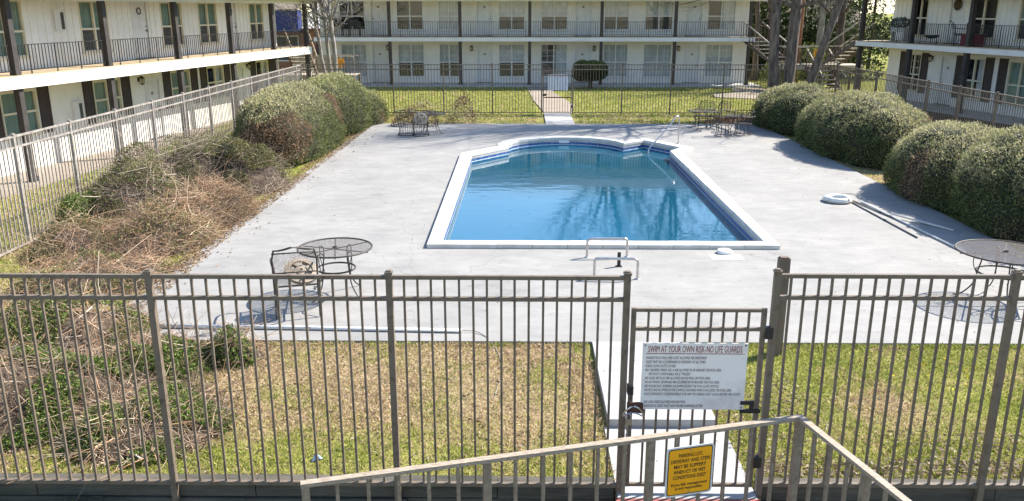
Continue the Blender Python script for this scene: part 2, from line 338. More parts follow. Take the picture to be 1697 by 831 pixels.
def leaves(P, D, L, Wd, C):
    """rhombic leaves at P pointing along D, length L, width Wd"""
    n = len(P); D = unit(D); side = unit(np.cross(D, rng.normal(size=(n, 3)))); up = np.cross(side, D)
    L = np.broadcast_to(np.asarray(L), (n,))[:, None]; Wd = np.broadcast_to(np.asarray(Wd), (n,))[:, None]
    V = np.stack([P, P + D * L * 0.5 + side * Wd * 0.5 + up * L * 0.06, P + D * L, P + D * L * 0.5 - side * Wd * 0.5 + up * L * 0.06], 1).reshape(-1, 3)
    return V, np.arange(4 * n).reshape(n, 4), np.repeat(C, 4, axis=0)
def twigs(P, D, L, r, C, bend=0.5, K=4, sag=0.0):
    """curved tapered three-sided twigs"""
    n = len(P); D = unit(D); B = rng.normal(size=(n, 3)) * bend; B[:, 2] -= sag
    t = np.linspace(0, 1, K); L = L[:, None]; pts = np.stack([P + D * L * q + B * L * q * q for q in t], 1)
    a = unit(np.cross(D, rng.normal(size=(n, 3)))); b = np.cross(D, a); rr = r[:, None] * (1 - 0.6 * t)[None, :]
    V = np.zeros((n, K, 3, 3))
    for j in range(3):
        th = 2 * math.pi * j / 3; V[:, :, j] = pts + (a * math.cos(th) + b * math.sin(th))[:, None, :] * rr[:, :, None]
    base = (np.arange(n) * K * 3)[:, None, None]; F = []
    for i in range(K - 1):
        for j in range(3): F.append(np.stack([i * 3 + j, i * 3 + (j + 1) % 3, (i + 1) * 3 + (j + 1) % 3, (i + 1) * 3 + j]))
    F = (base + np.array(F)[None]).reshape(-1, 4)
    return V.reshape(-1, 3), F, np.repeat(C, K * 3, axis=0)
def merge(parts):
    Vs, Fs, Cs, o = [], [], [], 0
    for V, F, C in parts: Vs.append(V); Fs.append(F + o); Cs.append(C); o += len(V)
    return np.concatenate(Vs), np.concatenate(Fs), np.concatenate(Cs)
def pick(cols, n, w=None, var=0.15):
    c = np.array(cols)[rng.choice(len(cols), n, p=w)]
    return np.clip(c * (1 + rng.normal(size=(n, 1)) * var), 0.005, 0.9)
def nz3(P, s): return np.array([noise.noise(Vector((p[0] * s, p[1] * s, p[2] * s))) for p in P])

# ================================================================== SETTING
# ---- ground: one sheet, denser where the photo looks
def gz(x, y):
    if y < 6.78: return -0.78
    z = -0.05
    if y < 10.05: z = -0.03 - 0.05 * min(1, (10.05 - y) / 2.8)
    if 0.9 < x < 2.1 and y < 10.0: z -= 0.08
    if x < -9.3: z -= 0.44 * min(1, (-9.3 - x) / 3.6)
    if y > 38 and x < -9: z += 0.1
    return z
def dryness(x, y):
    d = -0.12
    if y < 10.1 and x < 0.95: d = 0.34 * min(1, max(0, (y - 7.3) / 0.9)) - 0.06
    for cx, cy, rx, ry in DRY: d = max(d, 0.45 - 0.45 * math.hypot((x - cx) / rx, (y - cy) / ry))
    if x < -5.6 and 10 < y < 22: d = max(d, 0.1)
    if x > 8.7 and 19 < y < 24.5: d = max(d, 0.25)
    if 31.4 < y < 34.8: d = max(d, 0.05)
    return d
def soilness(x, y):
    if 12.9 < x < 16.4 + (42 - y) * 0.2 and 20 < y < 39.5: return min(1, (x - 12.9) / 0.6, (39.5 - y) / 1.0)
    if y < 6.5: return 0.7
    return 0.0
xs = [-600, -300, -150, -80, -50, -35] + list(np.arange(-28, 28.01, 0.5)) + [35, 50, 80, 150, 300, 600]
ys = [-60, -20, -5, 0, 3, 5, 6, 6.5, 6.74, 6.84] + list(np.arange(7, 53.01, 0.5)) + [60, 80, 120, 200, 400, 900]
gv = [(x, y, gz(x, y) + (0.018 * noise.noise(Vector((x * 0.9, y * 0.9, 0))) if y > 6.8 else 0)) for y in ys for x in xs]
gc = [(max(0, dryness(x, y) + 0.1), soilness(x, y), 0) for y in ys for x in xs]
nx = len(xs); gf = []
for j in range(len(ys) - 1):
    for i in range(nx - 1):
        if xs[i] >= -5.5 and xs[i + 1] <= 8.5 and ys[j] >= 10.5 and ys[j + 1] <= 31.0: continue
        gf.append((j * nx + i, j * nx + i + 1, (j + 1) * nx + i + 1, (j + 1) * nx + i))
struct(inst('ground', np_mesh('ground', np.array(gv), np.array(gf), np.array(gc), 'ground')))

# ---- pool outline (inner edge of the coping)
arc = [(1.35 + 1.88 * math.cos(R(a)), 25.62 + 1.85 * math.sin(R(a))) for a in np.linspace(165, 17, 13)]
inner = [(-1.48, 14.67), (4.35, 14.67), (4.35, 24.75), (4.78, 25.4), (3.86, 26.85)] + arc[::-1] + [(-0.42, 25.55), (-1.48, 24.15)]
def offset(poly, d):
    n = len(poly); out = []
    for i in range(n):
        p0 = Vector(poly[i - 1]); p = Vector(poly[i]); p2 = Vector(poly[(i + 1) % n])
        a = (p - p0).normalized(); b = (p2 - p).normalized(); na = Vector((a.y, -a.x)); nb = Vector((b.y, -b.x))
        m = (na + nb); m = m / max(0.55, m.dot(na)) if m.length > 1e-3 else na
        out.append((p.x + m.x * d, p.y + m.y * d))
    return out
# deck with the pool cut out (ring between the pool outline and the rectangle)
DX0, DX1, DY0, DY1 = -5.7, 8.78, 10.05, 31.45
def deck():
    import bmesh
    bm = bmesh.new(); rect = [(DX0, DY0), (DX1, DY0), (DX1, DY1), (DX0, DY1)]
    hole = offset(inner, 0.06)
    ev = []
    for poly in (rect, hole):
        vs = [bm.verts.new((x, y, 0)) for x, y in poly]
        ev += [bm.edges.new((vs[i], vs[(i + 1) % len(vs)])) for i in range(len(vs))]
    bmesh.ops.triangle_fill(bm, use_beauty=True, use_dissolve=False, edges=ev)
    for f in bm.faces:
        if f.normal.z < 0: f.normal_flip()
    vs = [bm.verts.new((x, y, z)) for z in (0, -0.2) for x, y in rect]
    for i in range(4): bm.faces.new((vs[4 + i], vs[4 + (i + 1) % 4], vs[(i + 1) % 4], vs[i]))
    me = bpy.data.meshes.new('pool_deck'); bm.to_mesh(me); bm.free(); me.materials.append(MATS['deck'])
    return struct(inst('pool_deck', me))
deck()
pool = thing('swimming_pool', 'swimming pool with raised white coping and a rounded step end', 'pool', (0, 0, 0))
outer = offset(inner, 0.33)
def coping():
    n = len(inner)
    for i in range(n):
        a, b = Vector(inner[i]), Vector(inner[(i + 1) % n]); A, B = Vector(outer[i]), Vector(outer[(i + 1) % n])
        L = (b - a).length; k = max(1, round(L / 0.61)) if L > 0.7 else 1
        for j in range(k):
            t0, t1 = j / k, (j + 1) / k; g = 0.004 / L
            t0 += g; t1 -= g
            zt = 0.085 + random.uniform(-0.003, 0.003)
            q = [a.lerp(b, t0), a.lerp(b, t1)]; Q = [A.lerp(B, t0), A.lerp(B, t1)]
            m = MB(); o = 0
            for p, P in zip(q, Q):
                d = (P - p)
                prof = [(0.0, 0.0), (0.0, zt - 0.02), (0.06, zt), (0.94, zt), (1.0, zt - 0.012), (1.0, 0.002)]
                m.v += [(p.x + d.x * s_, p.y + d.y * s_, z) for s_, z in prof]
            m.f = [(i_, (i_ + 1) % 6, 6 + (i_ + 1) % 6, 6 + i_) for i_ in range(6)] + [(5, 4, 3, 2, 1, 0), (6, 7, 8, 9, 10, 11)]
            m.build('coping_stone', 'coping', pool)
# round the two near outer corners a little
outer[0] = (outer[0][0] + 0.10, outer[0][1] + 0.06); outer[1] = (outer[1][0] - 0.10, outer[1][1] + 0.06)
coping()
WZ = -0.16
def wall_strip(name, poly, z0, z1, mat, parent):
    m = MB(); n = len(poly)
    m.v = [(x, y, z0) for x, y in poly] + [(x, y, z1) for x, y in poly]
    m.f = [(i, n + i, n + (i + 1) % n, (i + 1) % n) for i in range(n)]
    return m.build(name, mat, parent)
wall_strip('tile_band', offset(inner, 0.015), WZ - 0.1, -0.072, 'pooltile', pool)
wall_strip('bond_beam', offset(inner, 0.010), -0.074, -0.001, 'concrete', pool)
wall_strip('waterline_stripe', offset(inner, 0.004), WZ - 0.02, WZ + 0.014, 'whiteplastic', pool)
bas = MB(); n_ = len(inner); po = offset(inner, 0.012)
def fz(y): return -1.45
bas.v = [(x, y, WZ - 0.08) for x, y in po] + [(x, y, fz(y)) for x, y in po]
bas.f = [(i, n_ + i, n_ + (i + 1) % n_, (i + 1) % n_) for i in range(n_)] + [tuple(n_ + i for i in range(n_))]
bas.build('basin', 'poolliner', pool)
for k in range(3):      # curved entry steps in the rounded end
    rr_ = 1.7 - 0.33 * k; MB().prism([(1.35 + rr_ * math.cos(R(a)), 25.75 + rr_ * math.sin(R(a))) for a in np.linspace(0, 180, 15)], -1.42, -1.15 + 0.25 * k).build('entry_step', 'poolstep', pool)
MB().lathe([(0.16, 0), (0.16, 0.02), (0.12, 0.03)], (1.45, 17.0, fz(17.0) + 0.01), 20).build('drain_cover', 'whiteplastic', pool)
wm = MB(); wm.v = [(x, y, WZ) for x, y in po]; wm.f = [tuple(range(n_))]
struct(wm.build('pool_water', 'water'))
# depth-marker plate on the far arc
m = MB().cbox((1.35, 27.455, -0.06), 0.34, 0.008, 0.1); m.build('depth_marker', 'whiteplastic', pool)

# ---- walks
def slab(name, x0, x1, y0, y1, z0, z1, mat): return struct(MB().box(x0, x1, y0, y1, z0, z1).build(name, mat))
slab('gate_walk', 0.90, 2.02, 7.92, 10.04, -0.3, 0.004, 'walk')
slab('gate_walk', 0.86, 2.10, 6.59, 7.918, -0.5, -0.085, 'walk')
slab('gate_step', 0.84, 2.12, 6.2, 6.588, -0.8, -0.085, 'redstep')
slab('far_gate_walk', 0.86, 1.94, 31.46, 34.9, -0.2, -0.004, 'walk')
struct(MB().prism([(0.9, 34.92), (2.0, 34.92), (2.3, 38), (1.6, 44), (1.5, 47.2), (0.2, 47.2), (0.5, 40)], -0.2, -0.012).build('far_path', 'walktan'))
slab('patio_strip', -12, 13.2, 47.25, 49.6, -0.3, 0.03, 'concrete')
struct(MB().prism([(9.4, 41.6), (12.5, 40.2), (13.2, 46.9), (11.4, 46.9), (10.9, 44.0), (9.6, 43.2)], -0.2, -0.01).build('side_path', 'walktan'))

# ================================================================== BUILDINGS
def wall_with_openings(x0, x1, z0, z1, y0, y1, ops):
    m = MB(); x = x0
    for (a, b, c, d) in sorted(ops):
        if a > x: m.box(x, a, y0, y1, z0, z1)
        if c > z0 + 0.01: m.box(a, b, y0, y1, z0, c)
        if d < z1 - 0.01: m.box(a, b, y0, y1, d, z1)
        x = b
    if x < x1: m.box(x, x1, y0, y1, z0, z1)
    return m
def pleats(x0, x1, z0, z1, y, amp=0.018, step=0.09):
    m = MB(); k = max(2, int((x1 - x0) / step)); pts = [(x0 + (x1 - x0) * i / k, y + (amp if i % 2 else -amp) * random.uniform(0.5, 1.2)) for i in range(k + 1)]
    m.v = [(px, py, z0) for px, py in pts] + [(px, py, z1) for px, py in pts]
    m.f = [(i, i + 1, k + 2 + i, k + 1 + i) for i in range(k)]
    return m
def window(b, x0, x1, z0, z1, y, style='blind', trim='trimwhite', mid=0.45, cols=2, grid=False):
    fw = 0.045; m = MB(); zm = z0 + (z1 - z0) * mid
    m.box(x0, x1, y - 0.025, y + 0.08, z1 - fw, z1).box(x0, x1, y - 0.025, y + 0.08, z0, z0 + fw)
    m.box(x0, x0 + fw, y - 0.024, y + 0.078, z0 + fw, z1 - fw).box(x1 - fw, x1, y - 0.024, y + 0.078, z0 + fw, z1 - fw)
    m.box(x0 + fw, x1 - fw, y + 0.0, y + 0.07, zm - 0.03, zm + 0.03)
    xm = (x0 + x1) / 2; xsplit = [x0 + fw] + ([xm] if cols == 2 else []) + [x1 - fw]
    if cols == 2: m.box(xm - 0.035, xm + 0.035, y - 0.012, y + 0.066, z0 + fw, z1 - fw)
    w = m.build('window', trim, b)
    MB().box(x0 - 0.06, x1 + 0.06, y - 0.07, y - 0.027, z0 - 0.055, z0 + 0.004).build('sill', trim, w)
    for i in range(len(xsplit) - 1):
        for (c, d) in ((z0 + fw, zm), (zm, z1 - fw)):
            pn = MB(); pn.v = [(xsplit[i], y + 0.047, c), (xsplit[i + 1], y + 0.047, c), (xsplit[i + 1], y + 0.047, d), (xsplit[i], y + 0.047, d)]; pn.f = [(0, 1, 2, 3)]; pn.build('pane', 'glass', w)
    if grid:
        g = MB()
        for i in range(1, 4):
            xx = x0 + (x1 - x0) * i / 4
            if abs(xx - xm) > 0.05: g.box(xx - 0.009, xx + 0.009, y + 0.03, y + 0.04, zm + 0.03, z1 - fw)
        for q in (0.33, 0.66): g.box(x0 + fw, x1 - fw, y + 0.027, y + 0.038, zm + 0.03 + (z1 - fw - zm) * q - 0.009, zm + 0.03 + (z1 - fw - zm) * q + 0.009)
        g.build('muntin', trim, w)
    if style == 'blind':
        pleats(x0 + 0.02, x1 - 0.02, zm - 0.02, z1 - 0.03, y + 0.13, 0.006, 0.11).build('curtain', 'curtain', w)
        MB().box(x0 + fw, x1 - fw, y + 0.052, y + 0.056, z0 + fw, zm - 0.03).build('insect_screen', 'screen', w)
    elif style == 'full':
        pleats(x0 + 0.02, x1 - 0.02, z0 + 0.02, z1 - 0.03, y + 0.13, 0.01).build('curtain', 'curtain', w)
    elif style == 'half':
        pleats(xm + 0.1, x1 - 0.02, z0 + 0.02, z1 - 0.03, y + 0.13, 0.012).build('curtain', 'curtain', w)
        MB().box(x0 + fw, xm - 0.035, y + 0.052, y + 0.056, z0 + fw, zm - 0.03).build('insect_screen', 'screen', w)
    elif style == 'teal':
        pleats(x0 + 0.02, x1 - 0.02, z0 + 0.02, z1 - 0.03, y + 0.085, 0.012, 0.12).build('curtain', 'curtainreflect', w)
    elif style == 'tealtop':
        pleats(x0 + 0.02, x1 - 0.02, zm, z1 - 0.03, y + 0.085, 0.012, 0.12).build('curtain', 'curtainreflect', w)
        MB().box(x0 + fw, x1 - fw, y + 0.052, y + 0.056, z0 + fw, zm - 0.03).build('insect_screen', 'screen', w)
    return w
def door(b, x0, x1, z0, z1, y, mat='doorwhite', trim='trimwhite', left=True, plate=True):
    m = MB(); fw = 0.06
    m.box(x0 - fw, x0, y - 0.03, y + 0.1, z0, z1 + fw).box(x1, x1 + fw, y - 0.03, y + 0.1, z0, z1 + fw).box(x0, x1, y - 0.028, y + 0.1, z1, z1 + fw)
    d = MB(); d.box(x0, x1, y + 0.03, y + 0.08, z0 + 0.02, z1)
    w = x1 - x0
    for (a, c) in ((0.12, 0.46), (0.54, 0.88)):
        for (e, f) in ((0.08, 0.38), (0.45, 0.92)):
            d.box(x0 + w * a, x0 + w * c, y + 0.022, y + 0.0295, z0 + (z1 - z0) * e, z0 + (z1 - z0) * f)
    dr = d.build('door', mat, b)
    m.build('door_frame', trim, dr)
    kx = x0 + 0.07 if left else x1 - 0.07
    MB().tube([(kx, y + 0.03, z0 + 0.95), (kx, y - 0.03, z0 + 0.95)], 0.028, 8).tube([(kx, y + 0.03, z0 + 1.1), (kx, y + 0.01, z0 + 1.1)], 0.02, 8).build('handle', 'brassdark', dr)
    if plate: MB().cbox(((x0 + x1) / 2, y + 0.017, z0 + 1.6), 0.12, 0.006, 0.1).build('number_plate', 'inkgrey', dr)
    MB().box(x0 - 0.08, x1 + 0.08, y - 0.12, y - 0.001, z0 - 0.001, z0 + 0.025).build('threshold', 'screen', dr)
    return dr
def lantern(b, x, z, y):
    m = MB(); m.box(x - 0.05, x + 0.05, y - 0.02, y, z - 0.05, z + 0.09).beam((x, y - 0.01, z + 0.06), (x, y - 0.14, z + 0.15), 0.025, 0.025)
    m.lathe([(0.005, 0.16), (0.10, 0.07), (0.085, 0.06)], (x, y - 0.14, z), 8)
    m.lathe([(0.085, -0.12), (0.05, -0.15), (0.01, -0.17)], (x, y - 0.14, z), 8)
    for i in range(4):
        t = math.pi / 4 + i * math.pi / 2; m.beam((x + 0.08 * math.cos(t), y - 0.14 + 0.08 * math.sin(t), z - 0.12), (x + 0.085 * math.cos(t), y - 0.14 + 0.085 * math.sin(t), z + 0.07), 0.014, 0.014)
    l = m.build('wall_lantern', 'iron', b)
    MB().lathe([(0.055, -0.115), (0.06, 0.05)], (x, y - 0.14, z), 8).build('lamp_glass', 'lampglass', l)
def shutter(b, x0, x1, z0, z1, y, mat='shutter'):
    m = MB(); m.box(x0, x1, y - 0.03, y - 0.002, z0, z1)
    n = int((z1 - z0) / 0.07)
    for i in range(n):
        z = z0 + 0.06 + i * (z1 - z0 - 0.12) / n
        m.hexa([(x0 + 0.04, y - 0.046, z), (x1 - 0.04, y - 0.046, z), (x1 - 0.04, y - 0.031, z + 0.02), (x0 + 0.04, y - 0.031, z + 0.02), (x0 + 0.04, y - 0.046, z + 0.012), (x1 - 0.04, y - 0.046, z + 0.012), (x1 - 0.04, y - 0.031, z + 0.05), (x0 + 0.04, y - 0.031, z + 0.05)])
    m.box(x0, x0 + 0.035, y - 0.05, y - 0.031, z0, z1).box(x1 - 0.035, x1, y - 0.05, y - 0.031, z0, z1)
    m.build('shutter', mat, b)
def railing(b, x0, x1, y, z, h=0.79, step=0.125, mat='iron'):
    m = MB().box(x0, x1, y - 0.022, y + 0.022, z + h - 0.02, z + h).box(x0, x1, y - 0.015, y + 0.015, z + 0.09, z + 0.115)
    r = m.build('railing', mat, b)
    me = MB().box(-0.0085, 0.0085, -0.0085, 0.0085, z + 0.115, z + h - 0.02).mesh('baluster', mat)
    st = MB().box(-0.013, 0.013, -0.013, 0.013, z, z + h - 0.02).mesh('stanchion', mat)
    k = max(2, int((x1 - x0) / step))
    for i in range(1, k): inst('baluster', st if i % 8 == 4 else me, r, (x0 + (x1 - x0) * i / k, y, 0))
    return r
def columns(b, xs_, y, z0, zs0, zs1, ze, w=0.17, mat='column', inset=0.0):
    for x in xs_:
        MB().box(x - w / 2, x + w / 2, y - w / 2, y + w / 2, z0, zs0).box(x - w / 2 - 0.015, x + w / 2 + 0.015, y - w / 2 - 0.015, y + w / 2 + 0.015, z0, z0 + 0.14).build('column', mat, b)
        MB().box(x - w / 2, x + w / 2, y - w / 2, y + w / 2, zs1, ze).box(x - w / 2 - 0.012, x + w / 2 + 0.012, y - w / 2 - 0.012, y + w / 2 + 0.012, zs1, zs1 + 0.09).build('column', mat, b)
def shell(b, x0, x1, zb, zs0, zs1, ze, wo, low, up, lowmat, upmat, ovl=0.6, ovr=0.6, depth=9.0, slabx=None, fascia='trimwhite', ridge=2.1, sx0=None, sx1=None):
    sx0 = x0 if sx0 is None else sx0; sx1 = x1 if sx1 is None else sx1
    wall_with_openings(x0, x1, zb - 0.3, zs0, wo, wo + 0.16, low).build('wall', lowmat, b)
    wall_with_openings(x0, x1, zs0, ze + 0.3, wo, wo + 0.158, up).build('wall', upmat, b)
    e = MB().box(x0, x0 + 0.16, wo + 0.16, wo + depth, zb - 0.3, ze + 0.3).box(x1 - 0.16, x1, wo + 0.16, wo + depth, zb - 0.3, ze + 0.3).box(x0, x1, wo + depth, wo + depth + 0.16, zb - 0.3, ze + 0.3)
    e.build('side_wall', lowmat, b)
    MB().box(x0 + 0.2, x1 - 0.2, wo + 0.7, wo + 0.75, zb - 0.3, ze + 0.25).box(x0 + 0.2, x1 - 0.2, wo + 0.17, wo + 0.7, zs0 + 0.1, zs0 + 0.3).build('interior', 'darkroom', b)
    # balcony
    MB().box(sx0, sx1, -0.13, wo - 0.002, zs0 + 0.05, zs1).build('balcony_floor', 'balconyfloor', b)
    MB().box(sx0 - 0.02, sx1 + 0.02, -0.165, -0.132, zs0 - 0.0, zs1 - 0.035).box(sx0 - 0.02, sx0 + 0.02, -0.13, wo - 0.01, zs0, zs1 - 0.035).box(sx1 - 0.02, sx1 + 0.02, -0.13, wo - 0.01, zs0, zs1 - 0.035).build('fascia_board', fascia, b)
    MB().box(sx0 + 0.03, sx1 - 0.03, -0.125, wo - 0.005, zs0 + 0.02, zs0 + 0.045).build('balcony_soffit', 'trimcream', b)
    # roof
    rx0, rx1 = x0 - ovl, x1 + ovr; y0 = -0.55; yr = wo + depth / 2; y2 = wo + depth + 0.6; zt = ze + 0.22; zr = zt + ridge
    MB().box(rx0, rx1, -0.5, wo - 0.002, ze + 0.06, ze + 0.09).build('soffit', 'trimwhite', b)
    MB().box(rx0, rx1, -0.05, 0.09, ze - 0.09, ze + 0.058).build('eave_beam', 'trimwhite', b)
    r = MB(); th = 0.09
    for (ya, za, yb, zb_) in ((y0, zt, yr, zr), (y2, zt, yr, zr)):
        r.hexa([(rx0, ya, za - th), (rx1, ya, za - th), (rx1, yb, zb_ - th), (rx0, yb, zb_ - th), (rx0, ya, za), (rx1, ya, za), (rx1, yb, zb_), (rx0, yb, zb_)])
    rf = r.build('roof', 'roof', b)
    MB().box(rx0, rx1, y0 - 0.1, y0 - 0.001, zt - 0.13, zt - 0.02).build('gutter', 'gutter', rf)
    MB().box(rx0 + 0.02, rx1 - 0.02, -0.54, -0.502, ze + 0.06, zt - 0.1).build('eave_fascia', 'trimwhite', rf)
    for xx in (x0, x1 - 0.1):
        g = MB(); g.v = [(xx, wo, ze + 0.3), (xx, wo + depth, ze + 0.3), (xx, yr, zr - 0.1), (xx + 0.1, wo, ze + 0.3), (xx + 0.1, wo + depth, ze + 0.3), (xx + 0.1, yr, zr - 0.1)]; g.f = [(0, 1, 2), (5, 4, 3), (0, 2, 5, 3), (1, 4, 5, 2)]
        g.build('gable', upmat, b)
    # shingle courses as raised strips on the front slope
    k = 16
    for i in range(k):
        t = (i + 0.5) / k; yy = y0 + (yr - y0) * t; zz = zt + (zr - zt) * t
        d = (yr - y0) / k
        MB().hexa([(rx0, yy - d * .4, zz - (zr - zt) / k * .4 + 0.003), (rx1, yy - d * .4, zz - (zr - zt) / k * .4 + 0.003), (rx1, yy + d * .45, zz + (zr - zt) / k * .45 + 0.001), (rx0, yy + d * .45, zz + (zr - zt) / k * .45 + 0.001),
                   (rx0, yy - d * .4, zz - (zr - zt) / k * .4 + 0.028), (rx1, yy - d * .4, zz - (zr - zt) / k * .4 + 0.028), (rx1, yy + d * .45, zz + (zr - zt) / k * .45 + 0.006), (rx0, yy + d * .45, zz + (zr - zt) / k * .45 + 0.006)]).build('shingle_course', 'roof', rf)
def battens(b, x0, x1, z0, z1, y, ops, step, mat):
    me = {}
    x = x0 + step / 2
    while x < x1:
        if not any(a - 0.09 < x < c + 0.09 for a, c, _, _ in ops):
            if 'm' not in me: me['m'] = MB().box(-0.022, 0.022, y - 0.02, y - 0.001, z0, z1).mesh('batten', mat)
            inst('batten', me['m'], b, (x, 0, 0))
        x += step

# ---- far building (local x = world X, y = away from the courtyard)
fb = thing('apartment_building', 'two-storey cream apartment block behind the far fence with dark posts', 'building', (0, 48, 0))
FB = dict(zb=0.03, zs0=2.40, zs1=2.64, ze=4.62, wo=1.4)
lowW = [(-10.46, -9.0), (-7.19, -5.68), (-4.82, -3.66), (-1.4, 0.09), (1.01, 2.52), (4.58, 5.99), (6.89, 8.48), (10.42, 12.0)]
lowD = [(-8.62, -7.84), (-2.6, -1.8), (2.98, 3.82), (9.28, 10.06)]
low = [(a, b_, 0.36, 2.2) for a, b_ in lowW] + [(a, b_, 0.03, 2.12) for a, b_ in lowD]
up = [(a, b_, 2.98, 4.66) for a, b_ in lowW] + [(a, b_, 2.64, 4.66) for a, b_ in lowD]
shell(fb, -11.6, 12.75, FB['zb'], FB['zs0'], FB['zs1'], FB['ze'], FB['wo'], low, up, 'sidinggrey', 'sidinggrey', ridge=1.95)
for i, (a, b_) in enumerate(lowW):
    window(fb, a, b_, 0.36, 2.2, 1.4, ['full', 'blind', 'blind', 'blind', 'half', 'full', 'full', 'full'][i], grid=True)
    window(fb, a, b_, 2.98, 4.66, 1.4, ['dark', 'dark', 'full', 'blind', 'blind', 'blind', 'blind', 'half'][i], grid=i in (2, 3, 4))
for i, (a, b_) in enumerate(lowD):
    door(fb, a, b_, 0.03, 2.12, 1.4, left=i % 2 == 0); door(fb, a, b_, 2.64, 4.66, 1.4, left=i % 2 == 0)
battens(fb, -11.5, 12.7, 2.65, 4.7, 1.4, up, 0.3, 'sidinggrey')
cxs = [-11.45, -7.42, -3.5, 0.36, 4.33, 8.4, 12.5]
columns(fb, cxs, 0.0, 0.03, 2.40, 2.64, 4.53, 0.17, 'columnbrown')
for a, b_ in zip(cxs[:-1], cxs[1:]): railing(fb, a + 0.09, b_ - 0.09, 0.0, 2.64, 0.82, 0.125)
for x, z in ((-7.75, 2.02), (-2.95, 1.98), (4.05, 1.98), (8.85, 1.98)): lantern(fb, x, z, 1.4)

# ---- left building: local x = -u (u measured from its far end toward the camera)
lb = thing('apartment_building', 'sunlit two-storey apartment block along the left fence with brown shutters', 'building', (-10.2, 40.7, 0), R(80.1))
uW = [(21.9, 20.5), (17.85, 16.4), (14.0, 12.6), (9.6, 8.2), (7.06, 5.65), (2.9, 1.6)]; uD = [(19.4, 18.6), (11.28, 10.45), (4.9, 4.1)]
upL = [(-a, -b_, 2.80, 4.36) for a, b_ in uW] + [(-a, -b_, 2.43, 4.40) for a, b_ in uD]
lW = [(21.6, 20.3), (17.75, 16.35), (13.8, 12.4), (9.4, 8.1), (6.85, 5.55), (2.69, 1.5)]; lD = [(19.4, 18.6), (11.0, 10.2), (4.7, 3.9)]
loL = [(-a, -b_, 0.62, 1.86) for a, b_ in lW] + [(-a, -b_, -0.40, 1.66) for a, b_ in lD]
shell(lb, -30, -0.35, -0.42, 2.09, 2.43, 4.44, 1.35, loL, upL, 'paintedbrick', 'sidingcream', sx0=-30, sx1=0.1, ovr=1.0)
for i, (a, b_) in enumerate(uW): window(lb, -a, -b_, 2.80, 4.36, 1.35, ['teal', 'teal', 'tealtop', 'tealtop', 'tealtop', 'tealtop'][i], 'trimcream')
for i, (a, b_) in enumerate(lW):
    window(lb, -a, -b_, 0.62, 1.86, 1.35, ['teal', 'teal', 'teal', 'teal', 'half', 'half'][i], 'trimcream', mid=0.5)
    for (s0, s1) in ((-a - 0.5, -a - 0.06), (-b_ + 0.06, -b_ + 0.5)): shutter(lb, s0, s1, 0.55, 1.93, 1.35)
for a, b_ in uD: door(lb, -a, -b_, 2.43, 4.40, 1.35, left=False, plate=False)
for a, b_ in lD: door(lb, -a, -b_, -0.40, 1.66, 1.35, left=False)
battens(lb, -22.5, -0.4, 2.44, 4.5, 1.35, upL, 0.31, 'sidingcream')
lcx = [-26.0, -22.3, -18.56, -14.73, -10.88, -7.12, -3.5, -0.08]
columns(lb, lcx, 0.0, -0.42, 2.09, 2.43, 4.35, 0.17, 'column')
for a, b_ in zip(lcx[:-1], lcx[1:]): railing(lb, a + 0.09, b_ - 0.09, 0.0, 2.43, 0.78, 0.125)
railing_end = None
for x, z in ((-11.35, 1.72), (-3.5, 1.72)): lantern(lb, x, z, 1.35)
for (x, z) in ((-14.95, 3.78), (-14.68, 1.02)):          # wall boxes with dark slot
    wb = MB().box(x - 0.22, x + 0.22, 1.27, 1.348, z - 0.32, z + 0.32).build('meter_box', 'doorwhite', lb)
    MB().box(x + 0.02, x + 0.16, 1.262, 1.269, z - 0.26, z + 0.24).build('meter_window', 'screen', wb)
for x in (-10.86, -4.5):                                 # wreath hooks on the upper doors
    MB().tube([(x + 0.11 * math.cos(t), 1.35, 4.05 + 0.11 * math.sin(t)) for t in np.linspace(0, 6.0, 12)], 0.02, 5).build('door_wreath', 'iron', lb)
MB().box(-30, 0.1, -0.55, 1.34, -0.6, -0.42).build('apron_walk', 'walktan', lb)

# ---- right building
rb = thing('apartment_building', 'shaded two-storey apartment block on the right with white fascia and balcony furniture', 'building', (16.3, 42.1, 0), R(-77.2))
ruW = [(1.83, 2.83), (5.5, 7.0), (8.15, 9.6), (12.2, 13.6)]; ruD = [(4.3, 5.1), (10.3, 11.1)]
rlW = [(1.85, 2.8), (5.6, 6.75), (8.05, 9.3), (12.2, 13.5)]; rlD = [(4.2, 4.95), (10.2, 11.0)]
upR = [(a, b_, 2.95, 4.68) for a, b_ in ruW] + [(a, b_, 2.66, 4.68) for a, b_ in ruD]
loR = [(a, b_, 0.45, 2.12) for a, b_ in rlW] + [(a, b_, 0.03, 2.08) for a, b_ in rlD]
shell(rb, 0.4, 22, 0.0, 2.42, 2.66, 4.72, 1.4, loR, upR, 'sidinggrey', 'sidingcream', sx0=-0.05, sx1=22, ovl=1.0)
for i, (a, b_) in enumerate(ruW): window(rb, a, b_, 2.95, 4.68, 1.4, ['dark', 'dark', 'tealtop', 'dark'][i], 'trimcream')
for i, (a, b_) in enumerate(rlW):
    window(rb, a, b_, 0.45, 2.12, 1.4, ['dark', 'half', 'teal', 'teal'][i], 'trimcream', grid=i == 0)
    for (s0, s1) in ((a - 0.5, a - 0.06), (b_ + 0.06, b_ + 0.5)): shutter(rb, s0, s1, 0.40, 2.2, 1.4)
for a, b_ in ruD: door(rb, a, b_, 2.66, 4.68, 1.4, plate=False)
for a, b_ in rlD: door(rb, a, b_, 0.03, 2.08, 1.4)
battens(rb, 0.5, 16, 2.67, 4.7, 1.4, upR, 0.31, 'sidingcream')
rcx = [0.1, 3.75, 7.3, 10.9, 14.5, 18]
columns(rb, rcx, 0.0, 0.0, 2.42, 2.66, 4.63, 0.18, 'column')
